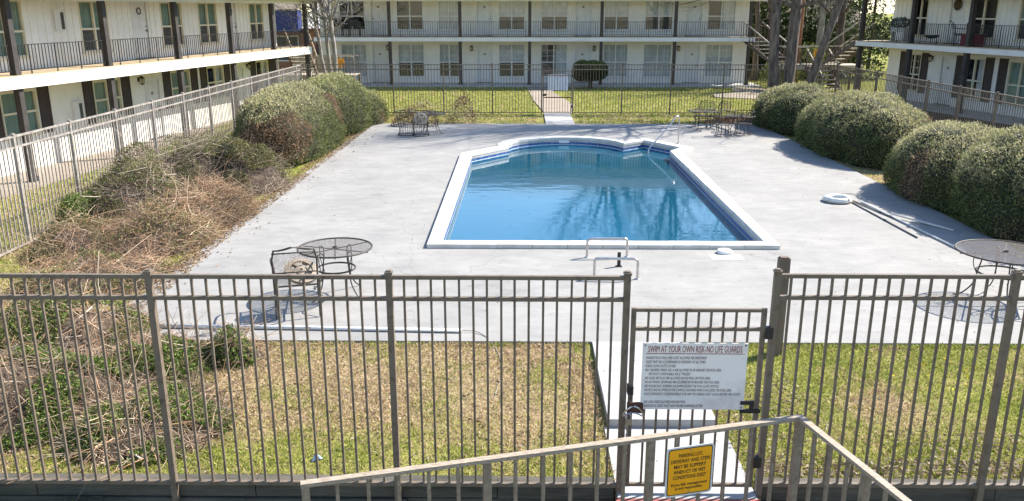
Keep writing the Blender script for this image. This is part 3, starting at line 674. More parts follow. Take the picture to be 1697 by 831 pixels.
for a, b_ in zip(rcx[:-1], rcx[1:]): railing(rb, a + 0.09, b_ - 0.09, 0.0, 2.66, 0.86, 0.125)
lantern(rb, 3.53, 2.0, 1.4); lantern(rb, 11.4, 2.0, 1.4)
MB().lathe([(0.22, 0.0), (0.24, 0.03), (0.19, 0.045)], (0, 0, 0), 20).build('door_wreath', 'brassdark', rb, loc=(4.7, 1.38, 4.3)).rotation_euler = (R(90), 0, 0)
MB().box(0.3, 22, -0.4, 1.39, -0.3, 0.0).build('apron_walk', 'concrete', rb)

# ================================================================== FENCES
def fence(name_label, p0, p1, zb, ztop, posts, group=None, cat='fence', base_z=-0.15, step=0.1176, skip=None, cap=True, label=None, mat='fence'):
    """straight iron fence; posts = distances along it"""
    p0 = Vector((p0[0], p0[1])); p1 = Vector((p1[0], p1[1])); d = (p1 - p0); L = d.length; ang = math.atan2(d.y, d.x)
    t = thing('iron_fence', label, cat, (p0.x, p0.y, 0), ang)
    pm_ = MB().box(-0.027, 0.027, -0.027, 0.027, base_z, ztop + 0.03)
    if cap: pm_.box(-0.033, 0.033, -0.033, 0.033, ztop + 0.031, ztop + 0.05).box(-0.02, 0.02, -0.02, 0.02, ztop + 0.05, ztop + 0.062)
    pme = pm_.mesh('post', mat); pk = MB().box(-0.0095, 0.0095, -0.0095, 0.0095, zb + 0.012, ztop - 0.012).mesh('picket', mat)
    for x in posts: inst('post', pme, t, (x, 0, 0))
    for a, b_ in zip(posts[:-1], posts[1:]):
        for z in (zb, ztop - 0.19, ztop):
            MB().box(a + 0.027, b_ - 0.027, -0.019, 0.019, z - 0.017, z + 0.017).build('rail', mat, t)
        k = max(2, round((b_ - a) / step))
        for i in range(1, k): inst('picket', pk, t, (a + (b_ - a) * i / k + random.gauss(0, 0.0015), random.gauss(0, 0.0015), 0)).rotation_euler = (0, random.gauss(0, 0.0022), random.gauss(0, 0.05))
    return t
# near fence: left run (from the corner) and right run
NY = 6.70
fence('n', (-9.05, NY), (0.88, NY), -0.02, 1.94, [0, 1.95, 3.9, 5.9, 7.93, 9.93], label='brown iron fence in the foreground left of the gate', base_z=-0.55)
fence('n', (2.13, NY), (12.7, NY), 0.0, 1.965, [0, 1.98, 4.0, 6.0, 8.0, 10.57], label='brown iron fence in the foreground right of the gate', base_z=-0.55)
fence('l', (-9.05, NY + 0.15), (-9.05, 34.6), 0.0, 1.93, [0.0] + [2.13 + 1.925 * i for i in range(14)] + [27.9], label='long iron fence, coloured sunlit-pale, between the brush heap and the left building', mat='fencesunlit')
fence('r', (12.7, NY + 0.15), (12.7, 34.7), 0.0, 1.93, [0.0] + [2.2 + 1.98 * i for i in range(13)] + [27.95], label='long brown iron fence behind the right hedges')
fence('f', (-9.05, 34.78), (0.76, 34.78), 0.02, 1.95, [0, 1.75, 3.75, 5.8, 7.8, 9.81], label='brown iron fence across the far lawn, left of the far gate')
fence('f', (2.04, 34.78), (12.7, 34.78), 0.02, 1.95, [0, 2.0, 3.98, 6.1, 8.4, 10.66], label='brown iron fence across the far lawn, right of the far gate')

def gate(loc, w, zb, zt, label, lock_z=0.77):
    t = thing('iron_gate', label, 'gate', loc)
    me = MB().box(-0.02, 0.02, -0.017, 0.017, zb, zt + 0.018).mesh('gate_stile', 'fence')
    inst('gate_stile', me, t, (0.03, 0, 0)); inst('gate_stile', me, t, (w - 0.03, 0, 0))
    for z in (zb + 0.015, zt - 0.17, zt): MB().box(0.05, w - 0.05, -0.016, 0.016, z - 0.014, z + 0.014).build('rail', 'fence', t)
    pk = MB().box(-0.009, 0.009, -0.009, 0.009, zb + 0.03, zt - 0.014).mesh('picket', 'fence')
    k = round((w - 0.1) / 0.108)
    for i in range(1, k): inst('picket', pk, t, (0.05 + (w - 0.1) * i / k, 0, 0))
    for z in (zb + 0.25, zt - 0.2): MB().box(w - 0.012, w + 0.05, -0.03, 0.03, z - 0.05, z + 0.05).build('hinge', 'iron', t)
    MB().box(0.0, 0.14, -0.035, -0.018, lock_z - 0.055, lock_z + 0.045).box(0.10, 0.2, -0.03, -0.02, lock_z - 0.01, lock_z + 0.02).build('latch_plate', 'rust', t)
    MB().box(0.0, 0.05, -0.04, 0.03, lock_z + 0.12, lock_z + 0.2).build('latch', 'iron', t)
    return t
gt = gate((0.915, NY - 0.005, 0), 1.16, -0.02, 1.66, 'brown iron gate in the foreground carrying the white pool rules sign')
MB().box(0.98, 1.16, -0.035, -0.019, 0.72, 0.755).box(0.98, 1.10, -0.035, -0.019, 0.80, 0.835).box(1.06, 1.10, -0.034, -0.02, 0.755, 0.80).build('gate_closer', 'iron', gt)
gt2 = gate((0.80, 34.78, 0), 1.2, 0.02, 1.70, 'far iron gate with a white panel across the lawn path', 0.75)
MB().box(0.06, 1.14, -0.03, 0.0, 0.62, 0.66).build('push_bar', 'rust', gt2)

# chain and padlock on the near gate
ch = thing('padlock_chain', 'steel chain and padlock hanging on the foreground gate latch', 'padlock', (0.905, 6.64, 0))
MB().tube([(0.06 + 0.09 * math.cos(t), -0.02 - 0.02 * math.sin(t), 0.74 + 0.04 * math.sin(t) - 0.03 * math.cos(2 * t)) for t in np.linspace(0, 6.28, 18)], 0.007, 6, closed=True).build('shackle_loop', 'steel', ch)
MB().cbox((0.02, -0.03, 0.66), 0.05, 0.03, 0.055).tube([(0.0, -0.03, 0.685), (0.0, -0.03, 0.72), (0.02, -0.03, 0.735), (0.04, -0.03, 0.72), (0.04, -0.03, 0.685)], 0.006, 6).build('padlock', 'steel', ch)
lk = MB()
for i in range(10):
    z = 0.62 - i * 0.03; a = (0.008, 0) if i % 2 else (0, 0.008)
    lk.tube([(0.01 + a[0] * math.cos(t), -0.03 + a[1] * math.cos(t), z + 0.02 * math.sin(t)) for t in np.linspace(0, 2 * math.pi, 9)[:-1]], 0.0035, 4, closed=True)
lk.build('chain', 'steel', ch)

# ---- lettering helper
def text(s, size, mat, parent, loc, rot, align='LEFT', name='lettering', sx=1.0, shear=0.0, bold=0.0):
    cu = bpy.data.curves.new('t', 'FONT'); cu.body = s; cu.size = size; cu.align_x = align; cu.extrude = 0.0006; cu.shear = shear; cu.offset = bold
    cu.resolution_u = 2
    o = bpy.data.objects.new('t', cu); COL.objects.link(o)
    dg = bpy.context.evaluated_depsgraph_get(); me = bpy.data.meshes.new_from_object(o.evaluated_get(dg)); bpy.data.objects.remove(o); bpy.data.curves.remove(cu)
    me.materials.clear(); me.materials.append(MATS[mat])
    ob = inst(name, me, parent, loc); ob.rotation_euler = rot; ob.scale = (sx, 1, 1)
    return ob
def width(o): return o.dimensions.x if o.dimensions.x else 1
def fit(s, size, w, mat, parent, loc, rot, **k):
    o = text(s, size, mat, parent, loc, rot, **k); xs_ = [v.co.x for v in o.data.vertices]; o.scale = (w / max(1e-3, max(xs_) - min(xs_)), 1, 1); return o
sg = thing('pool_rules_sign', 'white weathered pool rules sign with red heading on the foreground gate', 'sign', (1.03, 6.668, 0.752))
sp_ = MB().box(0, 0.895, -0.004, 0.004, 0.0, 0.62).build('panel', 'signwhite', sg)
RT = (R(90), 0, 0); yF = -0.0056
fit('SWIM AT YOUR OWN RISK-NO LIFE GUARDS', 0.088, 0.80, 'inkred', sg, (0.045, yF, 0.535), RT)
MB().box(0.03, 0.87, yF - 0.0004, yF + 0.001, 0.520, 0.526).build('underline', 'inkred', sg)
lines = [('ON BUSY DAYS ONLY ONE GUEST ALLOWED PER APARTMENT', .52, 0), ('GUEST MUST BE ACCOMPANIED BY RESIDENT AT ALL TIMES', .51, 0), ('PLEASE LEAVE GATES CLOSED', .26, 0), ('NO CHILDREN UNDER AGE 14 ARE ALLOWED IN OR AROUND THE POOL AREA', .65, 0),
         ('WITHOUT A RESPONSIBLE ADULT PRESENT', .36, .03), ('NO GLASS ARTICLES ARE ALLOWED IN THE POOL OR POOL AREA', .56, 0), ('NO ALCOHOLIC BEVERAGES ARE ALLOWED IN OR AROUND THE POOL AREA', .64, 0), ('NO ROUGH PLAY, RUNNING OR DIVING ALONG THE POOL GATES OR POOL', .64, 0),
         ('NO PETS ARE ALLOWED IN THE COMPLEX GROUNDS WHICH INCLUDES THE POOL AREA', .75, 0), ('EACH RESIDENT IS RESPONSIBLE FOR HIM OR HERSELF BUT ALSO HIS OR HER GUEST', .83, 0), ('', 0, 0), ('NO LOUD VOICES ALLOWED AROUND POOL', .36, 0), ('RESIDENTS & GUEST MUST HAVE PROPER SWIMMING ATTIRE', .51, 0)]
for i, (s, w, dx) in enumerate(lines):
    if s: fit(s, 0.037, w, 'inkgrey', sg, (0.03 + dx, yF, 0.472 - i * 0.0375), RT)
for x, z in ((0.02, 0.6), (0.875, 0.6), (0.02, 0.02), (0.875, 0.02)): MB().cbox((x, -0.005, z), 0.012, 0.004, 0.012).build('rivet', 'rust', sg)
fs = thing('gate_panel_sign', 'plain white sign panel fixed to the far gate', 'sign', (1.02, 34.81, 0.92)); MB().box(0, 0.82, 0, 0.006, 0, 0.64).build('panel', 'signback', fs)
MB().box(0, 0.82, 0.007, 0.012, 0, 0.64).build('backing', 'whiteplastic', fs)

# ---- retaining timbers below the near fence
rw = thing('retaining_wall', 'dark weathered timber retaining wall below the foreground fence', 'wall', (0, 6.81, 0))
random.seed(3)
for row, z in enumerate((-0.035, -0.19, -0.345, -0.50, -0.655)):
    for (xa, xb) in ((-9.2, 0.84), (2.14, 12.8)):
        x = xa
        while x < xb - 0.05:
            L = min(random.uniform(2.0, 2.9), xb - x); dy = random.uniform(-0.012, 0.012)
            MB().box(x + 0.004, x + L - 0.004, -0.08 + dy, 0.06 + dy, z - 0.15, z - 0.004 + random.uniform(-0.006, 0)).build('timber', 'timber', rw)
            x += L

# ---- guard rail in the foreground (level, runs at a slant) with its warning sign
gr = thing('guard_rail', 'worn grey guard rail turning a corner in front of the gate', 'railing')
RA, RB, RC = Vector((-1.52, 5.19, 0.9)), Vector((2.27, 6.235, 0.9)), Vector((2.66, 4.80, 0.9))
def rail_run(a, b, n, posts, first):
    MB().beam(a + (b - a).normalized() * (-0.03 if first else 0.031), b + (b - a).normalized() * 0.03, 0.058, 0.03).build('top_rail', 'railwear', gr)
    for i in range(n + 1):
        p = a.lerp(b, i / n); big = i in posts; w = 0.028 if big else 0.0125
        if not first and i == 0: continue
        d = (b - a).normalized(); ang = math.atan2(d.y, d.x)
        MB().box(-w, w, -w, w, -0.80, 0.884).build('post' if big else 'baluster', 'railpaint', gr, loc=(p.x, p.y, 0), rz=ang)
    MB().beam(a + Vector((0, 0, -1.0)), b + Vector((0, 0, -1.0)), 0.03, 0.03).build('bottom_rail', 'railpaint', gr)
rail_run(RA, RB, 18, (0, 6, 12, 18), True); rail_run(RB, RC, 7, (4,), False)
ra = math.atan2(RB.y - RA.y, RB.x - RA.x)
ws = thing('warning_sign', 'yellow slippery when icy or wet warning sign on the guard rail', 'sign', (1.115, 5.86, 0.40), ra)
def rrect(x0, x1, z0, z1, r, y0, y1):
    pts = []
    for cx, cz, a0 in ((x1 - r, z1 - r, 0), (x0 + r, z1 - r, 90), (x0 + r, z0 + r, 180), (x1 - r, z0 + r, 270)):
        for a in (0, 30, 60, 90): pts.append((cx + r * math.cos(R(a0 + a)), cz + r * math.sin(R(a0 + a))))
    m = MB(); k = len(pts); m.v = [(x, y0, z) for x, z in pts] + [(x, y1, z) for x, z in pts]
    m.f = [tuple(range(k)), tuple(range(k, 2 * k))[::-1]] + [(i, k + i, k + (i + 1) % k, (i + 1) % k) for i in range(k)]
    return m
SW, SH = 0.405, 0.435
rrect(0, SW, 0, SH, 0.03, -0.035, -0.030).build('panel', 'whiteplastic', ws)
rrect(0.014, SW - 0.014, 0.014, SH - 0.014, 0.024, -0.0362, -0.0351).build('border_line', 'ink', ws)
rrect(0.022, SW - 0.022, 0.022, SH - 0.022, 0.019, -0.0374, -0.0363).build('yellow_field', 'signyellow', ws)
for i, (s, w) in enumerate([('PARKING LOT,', .205), ('DRIVEWAY AND STEPS', .335), ('MAY BE SLIPPERY', .275), ('WHEN ICY OR WET', .275), ('CONDITIONS EXIST', .285)]):
    fit(s, 0.044, w, 'ink', ws, (SW / 2 - w / 2, -0.038, 0.345 - i * 0.0475), RT, bold=0.0007)
for i, (s, w) in enumerate([('If you fall, management', .31), ('is not responsible.', .235)]):
    fit(s, 0.034, w, 'ink', ws, (SW / 2 - w / 2, -0.038, 0.095 - i * 0.034), RT, bold=0.0005)
for z in (0.40, 0.035): MB().cbox((SW / 2, -0.038, z), 0.014, 0.004, 0.014).build('bolt', 'steel', ws)

# ---- wooden post on the lawn right of the gate
wp = thing('wooden_post', 'short weathered square wooden post standing on the lawn behind the fence', 'post', (3.16, 9.75, 0))
MB().box(-0.065, 0.065, -0.05, 0.05, -0.15, 1.22).build('shaft', 'wood', wp); MB().box(-0.05, 0.05, -0.04, 0.04, 1.22, 1.235).build('top', 'wood', wp)

# ================================================================== STAIRS AND LANDINGS
def flight(label, bot, top, w, nstep, mat='stairwood', tread='stairpale', rails=True):
    b = Vector(bot); t = Vector(top); d = Vector((t.x - b.x, t.y - b.y, 0)); L = d.length; d.normalize(); s = Vector((-d.y, d.x, 0))
    o = thing('wooden_stairs', label, 'stairs', bot, math.atan2(d.y, d.x)); H_ = t.z - b.z
    for sg_ in (-1, 1):
        MB().hexa([(0, sg_ * w / 2 - 0.025, -0.05), (L, sg_ * w / 2 - 0.025, H_ - 0.25), (L, sg_ * w / 2 + 0.025, H_ - 0.25), (0, sg_ * w / 2 + 0.025, -0.05), (0, sg_ * w / 2 - 0.025, 0.12), (L, sg_ * w / 2 - 0.025, H_ - 0.01), (L, sg_ * w / 2 + 0.025, H_ - 0.01), (0, sg_ * w / 2 + 0.025, 0.12)]).build('stringer', mat, o)
        if rails:
            MB().beam((0, sg_ * w / 2, 0.92), (L, sg_ * w / 2, H_ + 0.8), 0.05, 0.06).build('handrail', tread, o)
            k = max(3, int(L / 0.35))
            for i in range(k + 1):
                q = i / k; MB().box(-0.015, 0.015, -0.015, 0.015, 0, 0.82).build('baluster', mat, o, loc=(L * q, sg_ * w / 2, (H_ - 0.12) * q + 0.08))
    me = MB().box(-0.14, 0.14, -w / 2 + 0.03, w / 2 - 0.03, -0.022, 0.022).mesh('tread', tread)
    for i in range(nstep): inst('tread', me, o, (L * (i + 0.5) / nstep, 0, H_ * (i + 0.7) / nstep))
    return o
def landing(label, x0, x1, y0, y1, z, railsides):
    o = thing('timber_landing', label, 'landing', (x0, y0, 0)); W_, D_ = x1 - x0, y1 - y0
    k = max(4, int(D_ / 0.15))
    me = MB().box(0, W_, 0, D_ / k - 0.008, z - 0.035, z).mesh('board', 'stairpale')
    for i in range(k): inst('board', me, o, (0, i * D_ / k, 0))
    MB().box(0.0, W_, -0.045, -0.005, z - 0.24, z - 0.005).build('rim_board', 'stairpale', o)
    for x in (0.05, W_ / 2, W_ - 0.05):
        for y in (0.05, D_ - 0.05): MB().box(x - 0.05, x + 0.05, y - 0.045, y + 0.045, -0.6, z - 0.036).build('post', 'stairwood', o)
    for (xa, ya, xb, yb) in railsides:
        MB().beam((xa, ya, z + 0.9), (xb, yb, z + 0.9), 0.05, 0.05).build('handrail', 'stairpale', o)
        n = max(2, int(math.hypot(xb - xa, yb - ya) / 0.16))
        for i in range(n + 1):
            MB().box(-0.013, 0.013, -0.013, 0.013, z, z + 0.88).build('baluster', 'stairwood', o, loc=(xa + (xb - xa) * i / n, ya + (yb - ya) * i / n, 0))
    return o
landing('timber stair landing between the far and right buildings', 13.3, 17.6, 44.6, 46.2, 1.33, [(0.1, 1.55, 4.2, 1.55), (0.05, 0.05, 1.4, 0.05)])
flight('stairs rising from the right landing to the right building balcony', (15.9, 44.7, 1.33), (16.75, 42.75, 2.66), 1.1, 7)
flight('open stairs dropping from the right landing to the lawn behind the fence', (15.4, 42.4, -0.05), (15.2, 44.6, 1.33), 1.15, 7)
flight('railed stairs rising to the right end of the far building balcony', (13.6, 45.4, 1.33), (12.8, 48.6, 2.64), 1.1, 7)
landing('timber stair landing between the left and far buildings', -12.1, -8.45, 42.9, 44.3, 0.93, [(2.0, 1.35, 3.6, 1.35), (2.7, 0.05, 3.6, 0.05)])
flight('stairs rising from the left landing to the left building balcony', (-10.9, 43.0, 0.93), (-10.85, 41.2, 2.43), 1.1, 8)
flight('short railed steps dropping from the left landing to the grass', (-9.9, 41.6, -0.1), (-9.9, 42.9, 0.93), 1.0, 5)
def blank_sign(loc, w, h, label, rz=0):
    t = thing('orange_sign', label, 'sign', loc, rz); rrect(0, w, 0, h, 0.05, 0, 0.01).build('panel', 'signorange', t)
    for q in range(4): MB().box(w * 0.25, w * 0.75, -0.002, -0.0005, h * (0.3 + 0.13 * q), h * (0.35 + 0.13 * q)).build('text_line', 'inkred', t)
blank_sign((-9.35, 42.84, 1.32), 0.42, 0.42, 'orange sign on the left stair landing rail')
blank_sign((14.95, 44.52, 1.72), 0.42, 0.42, 'orange sign on the right stair landing rail')

# ================================================================== POOLSIDE THINGS
def chaikin(pts, k=2):
    pts = [Vector(p) for p in pts]
    for _ in range(k):
        o = [pts[0]]
        for a, b in zip(pts[:-1], pts[1:]): o += [a.lerp(b, 0.25), a.lerp(b, 0.75)]
        o.append(pts[-1]); pts = o
    return pts
def hoop(loc, w, h, label, rz=0):
    t = thing('grab_rail', label, 'grab rail', loc, rz, None)
    MB().tube(chaikin([(0, 0, -0.02), (0, 0, h * 0.6), (0.0, 0, h), (w * 0.2, 0, h), (w * 0.8, 0, h), (w, 0, h), (w, 0, h * 0.6), (w, 0, -0.02)], 3), 0.022, 10).build('bent_tube', 'steel', t, smooth=True)
    for x in (0, w): MB().lathe([(0.045, 0), (0.045, 0.008), (0.03, 0.015)], (x, 0, 0.001), 14).build('base_flange', 'steel', t)
hoop((1.11, 13.86, 0), 0.69, 0.33, 'low bent steel grab rail nearest the pool coping', R(3))
hoop((1.14, 12.70, 0), 0.68, 0.33, 'low bent steel grab rail nearer the foreground fence', R(-3))
st = thing('anchor_stub', 'short dark metal stub between the two grab rails', 'stub', (1.60, 13.34, 0)); MB().cbox((0, 0, 0.12), 0.055, 0.03, 0.25).build('plate', 'iron', st); MB().box(-0.05, 0.05, -0.04, 0.04, 0.001, 0.012).build('foot', 'iron', st)
sk = thing('skimmer_lid', 'round white skimmer lid lying beside the pool coping', 'lid', (3.54, 14.16, 0)); MB().lathe([(0.125, 0.0), (0.135, 0.01), (0.135, 0.045), (0.12, 0.06)], n=28).build('disc', 'whiteplastic', sk); MB().lathe([(0.03, 0), (0.03, 0.004)], (0, 0, 0.061), 12).build('finger_hole_cap', 'pvc', sk)
MB().box(-0.26, 0.3, -0.2, 0.1, 0.001, 0.004).build('cover_plate', 'coping', sk, loc=(-0.05, -0.22, 0))
# handrail into the pool steps
hr = thing('pool_handrail', 'polished steel handrail dropping into the pool step alcove', 'handrail')
MB().tube(chaikin([(4.93, 26.62, -0.02), (4.93, 26.62, 0.6), (4.93, 26.6, 0.88), (4.8, 26.5, 0.90), (4.5, 26.25, 0.52), (3.95, 25.85, 0.05), (3.85, 25.78, -0.12), (3.95, 25.7, -0.5)], 2), 0.024, 10).build('bent_tube', 'steel', hr, smooth=True)
MB().lathe([(0.05, 0), (0.05, 0.01), (0.03, 0.02)], (4.93, 26.62, 0.001), 14).build('base_flange', 'steel', hr)
# life ring
lr = thing('life_ring', 'white life ring lying flat on the deck beside the poles', 'life ring', (6.98, 18.3, 0))
MB().tube([(0.24 * math.cos(t), 0.24 * math.sin(t), 0.065) for t in np.linspace(0, 2 * math.pi, 29)[:-1]], 0.062, 10, closed=True).build('ring', 'whiteplastic', lr, smooth=True)
for a in (0.6, 2.2, 3.7, 5.3): MB().tube([(0.24 * math.cos(a) + 0.066 * math.cos(a) * math.cos(t), 0.24 * math.sin(a) + 0.066 * math.sin(a) * math.cos(t), 0.066 + 0.066 * math.sin(t)) for t in np.linspace(0, 2 * math.pi, 13)[:-1]], 0.012, 6, closed=True).build('strap', 'pvc', lr, smooth=True)
MB().tube([(0.31 * math.cos(t), 0.31 * math.sin(t), 0.03 + 0.03 * abs(math.sin(2 * t))) for t in np.linspace(0, 2 * math.pi, 41)[:-1]], 0.007, 5, closed=True).build('rope', 'pvc', lr)
def pole(a, b, r, mat, label, tips):
    t = thing('pool_pole', label, 'pole', (a[0], a[1], 0)); d = (b[0] - a[0], b[1] - a[1])
    MB().tube([(0, 0, r + a[2]), (d[0], d[1], r + b[2])], r, 8).build('tube', mat, t, smooth=True)
    q = 0.55; MB().tube([(d[0] * (q - .012), d[1] * (q - .012), r + a[2] + (b[2] - a[2]) * q), (d[0] * (q + .012), d[1] * (q + .012), r + a[2] + (b[2] - a[2]) * q)], r * 1.35, 8).build('collar', tips, t)
pole((7.26, 18.18, 0), (7.36, 15.2, 0), 0.016, 'polegrey', 'thin dark pole ending nearest the pool', 'iron')
pole((7.34, 18.32, 0.004), (7.62, 16.3, 0.004), 0.016, 'polegrey', 'thin dark pole starting behind the life ring', 'iron')
pole((7.47, 18.2, 0), (7.74, 14.2, 0), 0.022, 'pvcgrey', 'long pale grey pole reaching toward the weathered table', 'pvc')
pole((7.58, 16.9, 0.045), (8.28, 15.7, 0.0), 0.022, 'pvc', 'white pole lying across into the hedge shadow', 'pvcgrey')
hk = thing('pole_hook', 'thin wire rescue hook curling behind the life ring', 'hook', (7.3, 18.75, 0)); MB().tube(chaikin([(-0.1, 0.1, 0.02), (0.1, 0.35, 0.02), (0.35, 0.3, 0.02), (0.3, -0.2, 0.02), (0.15, -0.45, 0.02)], 3), 0.006, 5).build('wire', 'polegrey', hk)
pv = thing('white_pipe', 'long white plastic pipe lying along the front edge of the deck', 'pipe', (-4.9, 10.46, 0)); MB().tube([(0, 0, 0.028), (2.05, -0.04, 0.028), (4.1, -0.12, 0.028)], 0.027, 8).build('tube', 'whiteplastic', pv, smooth=True); MB().tube([(2.0, -0.039, 0.028), (2.1, -0.041, 0.028)], 0.031, 8).build('coupling', 'pvc', pv)
hs = thing('thin_hose', 'thin pale hose curving off the deck onto the dry lawn', 'hose', (-0.8, 10.34, 0)); MB().tube(chaikin([(0, 0, 0.03), (0.25, 0.02, 0.02), (0.5, -0.5, -0.03), (0.58, -1.2, -0.04), (0.5, -1.75, -0.04)], 3), 0.006, 6).build('tube', 'hose', hs, smooth=True); MB().tube([(0.5, -1.75, -0.06), (0.49, -1.8, -0.06)], 0.014, 6).build('nozzle', 'steel', hs)
lt = thing('litter', 'small pale blue scrap of litter on the lawn', 'litter', (-2.02, 7.15, -0.09)); m = MB(); m.v = [(0, 0, 0.02), (0.09, 0.01, 0.05), (0.1, 0.07, 0.02), (0.02, 0.08, 0.06), (0.05, 0.04, 0.09)]; m.f = [(0, 1, 4), (1, 2, 4), (2, 3, 4), (3, 0, 4), (3, 2, 1, 0)]; m.build('scrap', 'litterblue', lt)

# ---- tables and chairs of wrought iron
def table(label, loc, rad, h=0.72, top='metalmesh', rz=0, ring=True):
    t = thing('patio_table', label, 'table', loc, rz)
    m = MB()
    if 'mesh' in top: m.lathe([(rad - 0.01, h - 0.004), (rad - 0.01, h)], n=48)
    else: m.lathe([(rad - 0.03, h - 0.02), (rad, h - 0.012), (rad, h), (rad - 0.03, h + 0.012)], n=48)
    m.build('table_top', top, t)
    MB().tube([(rad * math.cos(a), rad * math.sin(a), h) for a in np.linspace(0, 2 * math.pi, 49)[:-1]], 0.013, 6, closed=True).build('rim', 'wrought', t, smooth=True)
    MB().tube([(0.035 * math.cos(a), 0.035 * math.sin(a), h + 0.01) for a in np.linspace(0, 2 * math.pi, 13)[:-1]], 0.009, 5, closed=True).build('umbrella_hole', 'wrought', t)
    for i in range(3):
        a = math.pi / 6 + i * math.pi / 3; MB().beam((-rad * math.cos(a), -rad * math.sin(a), h - 0.018 - 0.004 * i), (rad * math.cos(a), rad * math.sin(a), h - 0.018 - 0.004 * i), 0.016, 0.012).build('spoke', 'wrought', t)
    if ring: MB().tube([(rad * 0.52 * math.cos(a), rad * 0.52 * math.sin(a), h * 0.56) for a in np.linspace(0, 2 * math.pi, 33)[:-1]], 0.014, 6, closed=True).build('stretcher_ring', 'wrought', t, smooth=True)
    for i in range(4):
        a = math.pi / 4 + i * math.pi / 2; c, s_ = math.cos(a), math.sin(a)
        q = lambda r_, z: (rad * r_ * c, rad * r_ * s_, z)
        MB().tube(chaikin([q(0.55, h - 0.02), q(0.42, h - 0.06), q(0.5, h * 0.56), q(0.53, h * 0.3), q(0.72, 0.06), q(0.86, 0.012), q(0.93, 0.02)], 2), 0.0105, 6).build('leg', 'wrought', t, smooth=True)
        MB().tube(chaikin([q(0.6, h - 0.02), q(0.62, h - 0.2), q(0.54, h * 0.56), q(0.46, h * 0.42)], 2), 0.007, 5).build('leg_scroll', 'wrought', t)
    return t
def chair(label, loc, rz, cushion=False):
    """faces local -y"""
    t = thing('patio_chair', label, 'chair', loc, rz); w, sh = 0.27, 0.42
    MB().box(-w + 0.02, w - 0.02, -0.24, 0.22, sh - 0.006, sh).build('seat', 'metalmesh', t)
    MB().tube([(-w, -0.25, sh), (w, -0.25, sh), (w, 0.23, sh - 0.01), (-w, 0.23, sh - 0.01)], 0.012, 6, closed=True).build('seat_frame', 'wrought', t)
    b = MB(); b.v = [(-w + 0.02, 0.265, sh + 0.17), (w - 0.02, 0.265, sh + 0.17), (w - 0.02, 0.36, 0.86), (-w + 0.02, 0.36, 0.86)]; b.f = [(0, 1, 2, 3)]; b.build('backrest', 'metalmesh', t)
    MB().tube(chaikin([(-w, 0.24, sh), (-w, 0.37, 0.9), (-w * 0.6, 0.38, 0.90), (0, 0.385, 0.94), (w * 0.6, 0.38, 0.90), (w, 0.37, 0.9), (w, 0.24, sh)], 1), 0.013, 6).beam((-w, 0.265, sh + 0.17), (w, 0.265, sh + 0.17), 0.014, 0.014).beam((-w, 0.36, 0.86), (w, 0.36, 0.86), 0.014, 0.014).build('back_frame', 'wrought', t, smooth=True)
    for s_ in (-1, 1):
        MB().tube(chaikin([(s_ * w, 0.3, sh + 0.26), (s_ * (w + 0.03), 0.0, sh + 0.25), (s_ * (w + 0.03), -0.24, sh + 0.24), (s_ * (w + 0.02), -0.29, sh + 0.16), (s_ * w, -0.24, sh)], 2), 0.012, 6).build('arm', 'wrought', t, smooth=True)
        MB().tube([(s_ * w, -0.24, sh), (s_ * w, -0.25, 0.01)], 0.012, 6).build('leg', 'wrought', t)
        MB().tube([(s_ * w, 0.22, sh), (s_ * w, 0.27, 0.01)], 0.012, 6).build('leg', 'wrought', t)
        MB().tube(chaikin([(s_ * w, -0.25, 0.02), (s_ * w, 0.0, 0.26), (s_ * w, 0.27, 0.02)], 2), 0.008, 5).build('side_brace', 'wrought', t)
    if cushion:
        MB().box(-w + 0.02, w - 0.02, -0.22, 0.2, sh + 0.002, sh + 0.05).build('cushion', 'cushion', t)
    return t
def spring_chair(label, loc, rz, tilt=0):
    """barrel chair: bucket seat on a skirt of close bars"""
    t = thing('bar_chair', label, 'chair', loc, rz); sh = 0.40
    MB().lathe([(0.27, sh - 0.01), (0.28, sh)], n=24).build('seat', 'metalmesh', t)
    MB().tube([(0.29 * math.cos(a), 0.29 * math.sin(a), sh) for a in np.linspace(0, 2 * math.pi, 25)[:-1]], 0.013, 6, closed=True).build('seat_ring', 'wrought', t)
    for i in range(9):
        a = R(-110 + i * 27.5) + math.pi / 2
        MB().tube([(0.29 * math.cos(a), 0.29 * math.sin(a), sh), (0.36 * math.cos(a), 0.36 * math.sin(a), 0.8)], 0.008, 5).build('back_bar', 'wrought', t)
    MB().tube([(0.36 * math.cos(a), 0.36 * math.sin(a), 0.8) for a in np.linspace(R(-20), R(200), 16)], 0.014, 6).build('back_rail', 'wrought', t)
    for i in range(12):
        a = i * math.pi / 6; MB().tube(chaikin([(0.28 * math.cos(a), 0.28 * math.sin(a), sh), (0.22 * math.cos(a), 0.22 * math.sin(a), 0.2), (0.29 * math.cos(a), 0.29 * math.sin(a), 0.01)], 1), 0.008, 5).build('leg_bar', 'wrought', t)
    MB().tube([(0.29 * math.cos(a), 0.29 * math.sin(a), 0.012) for a in np.linspace(0, 2 * math.pi, 25)[:-1]], 0.01, 5, closed=True).build('base_ring', 'wrought', t)
    return t
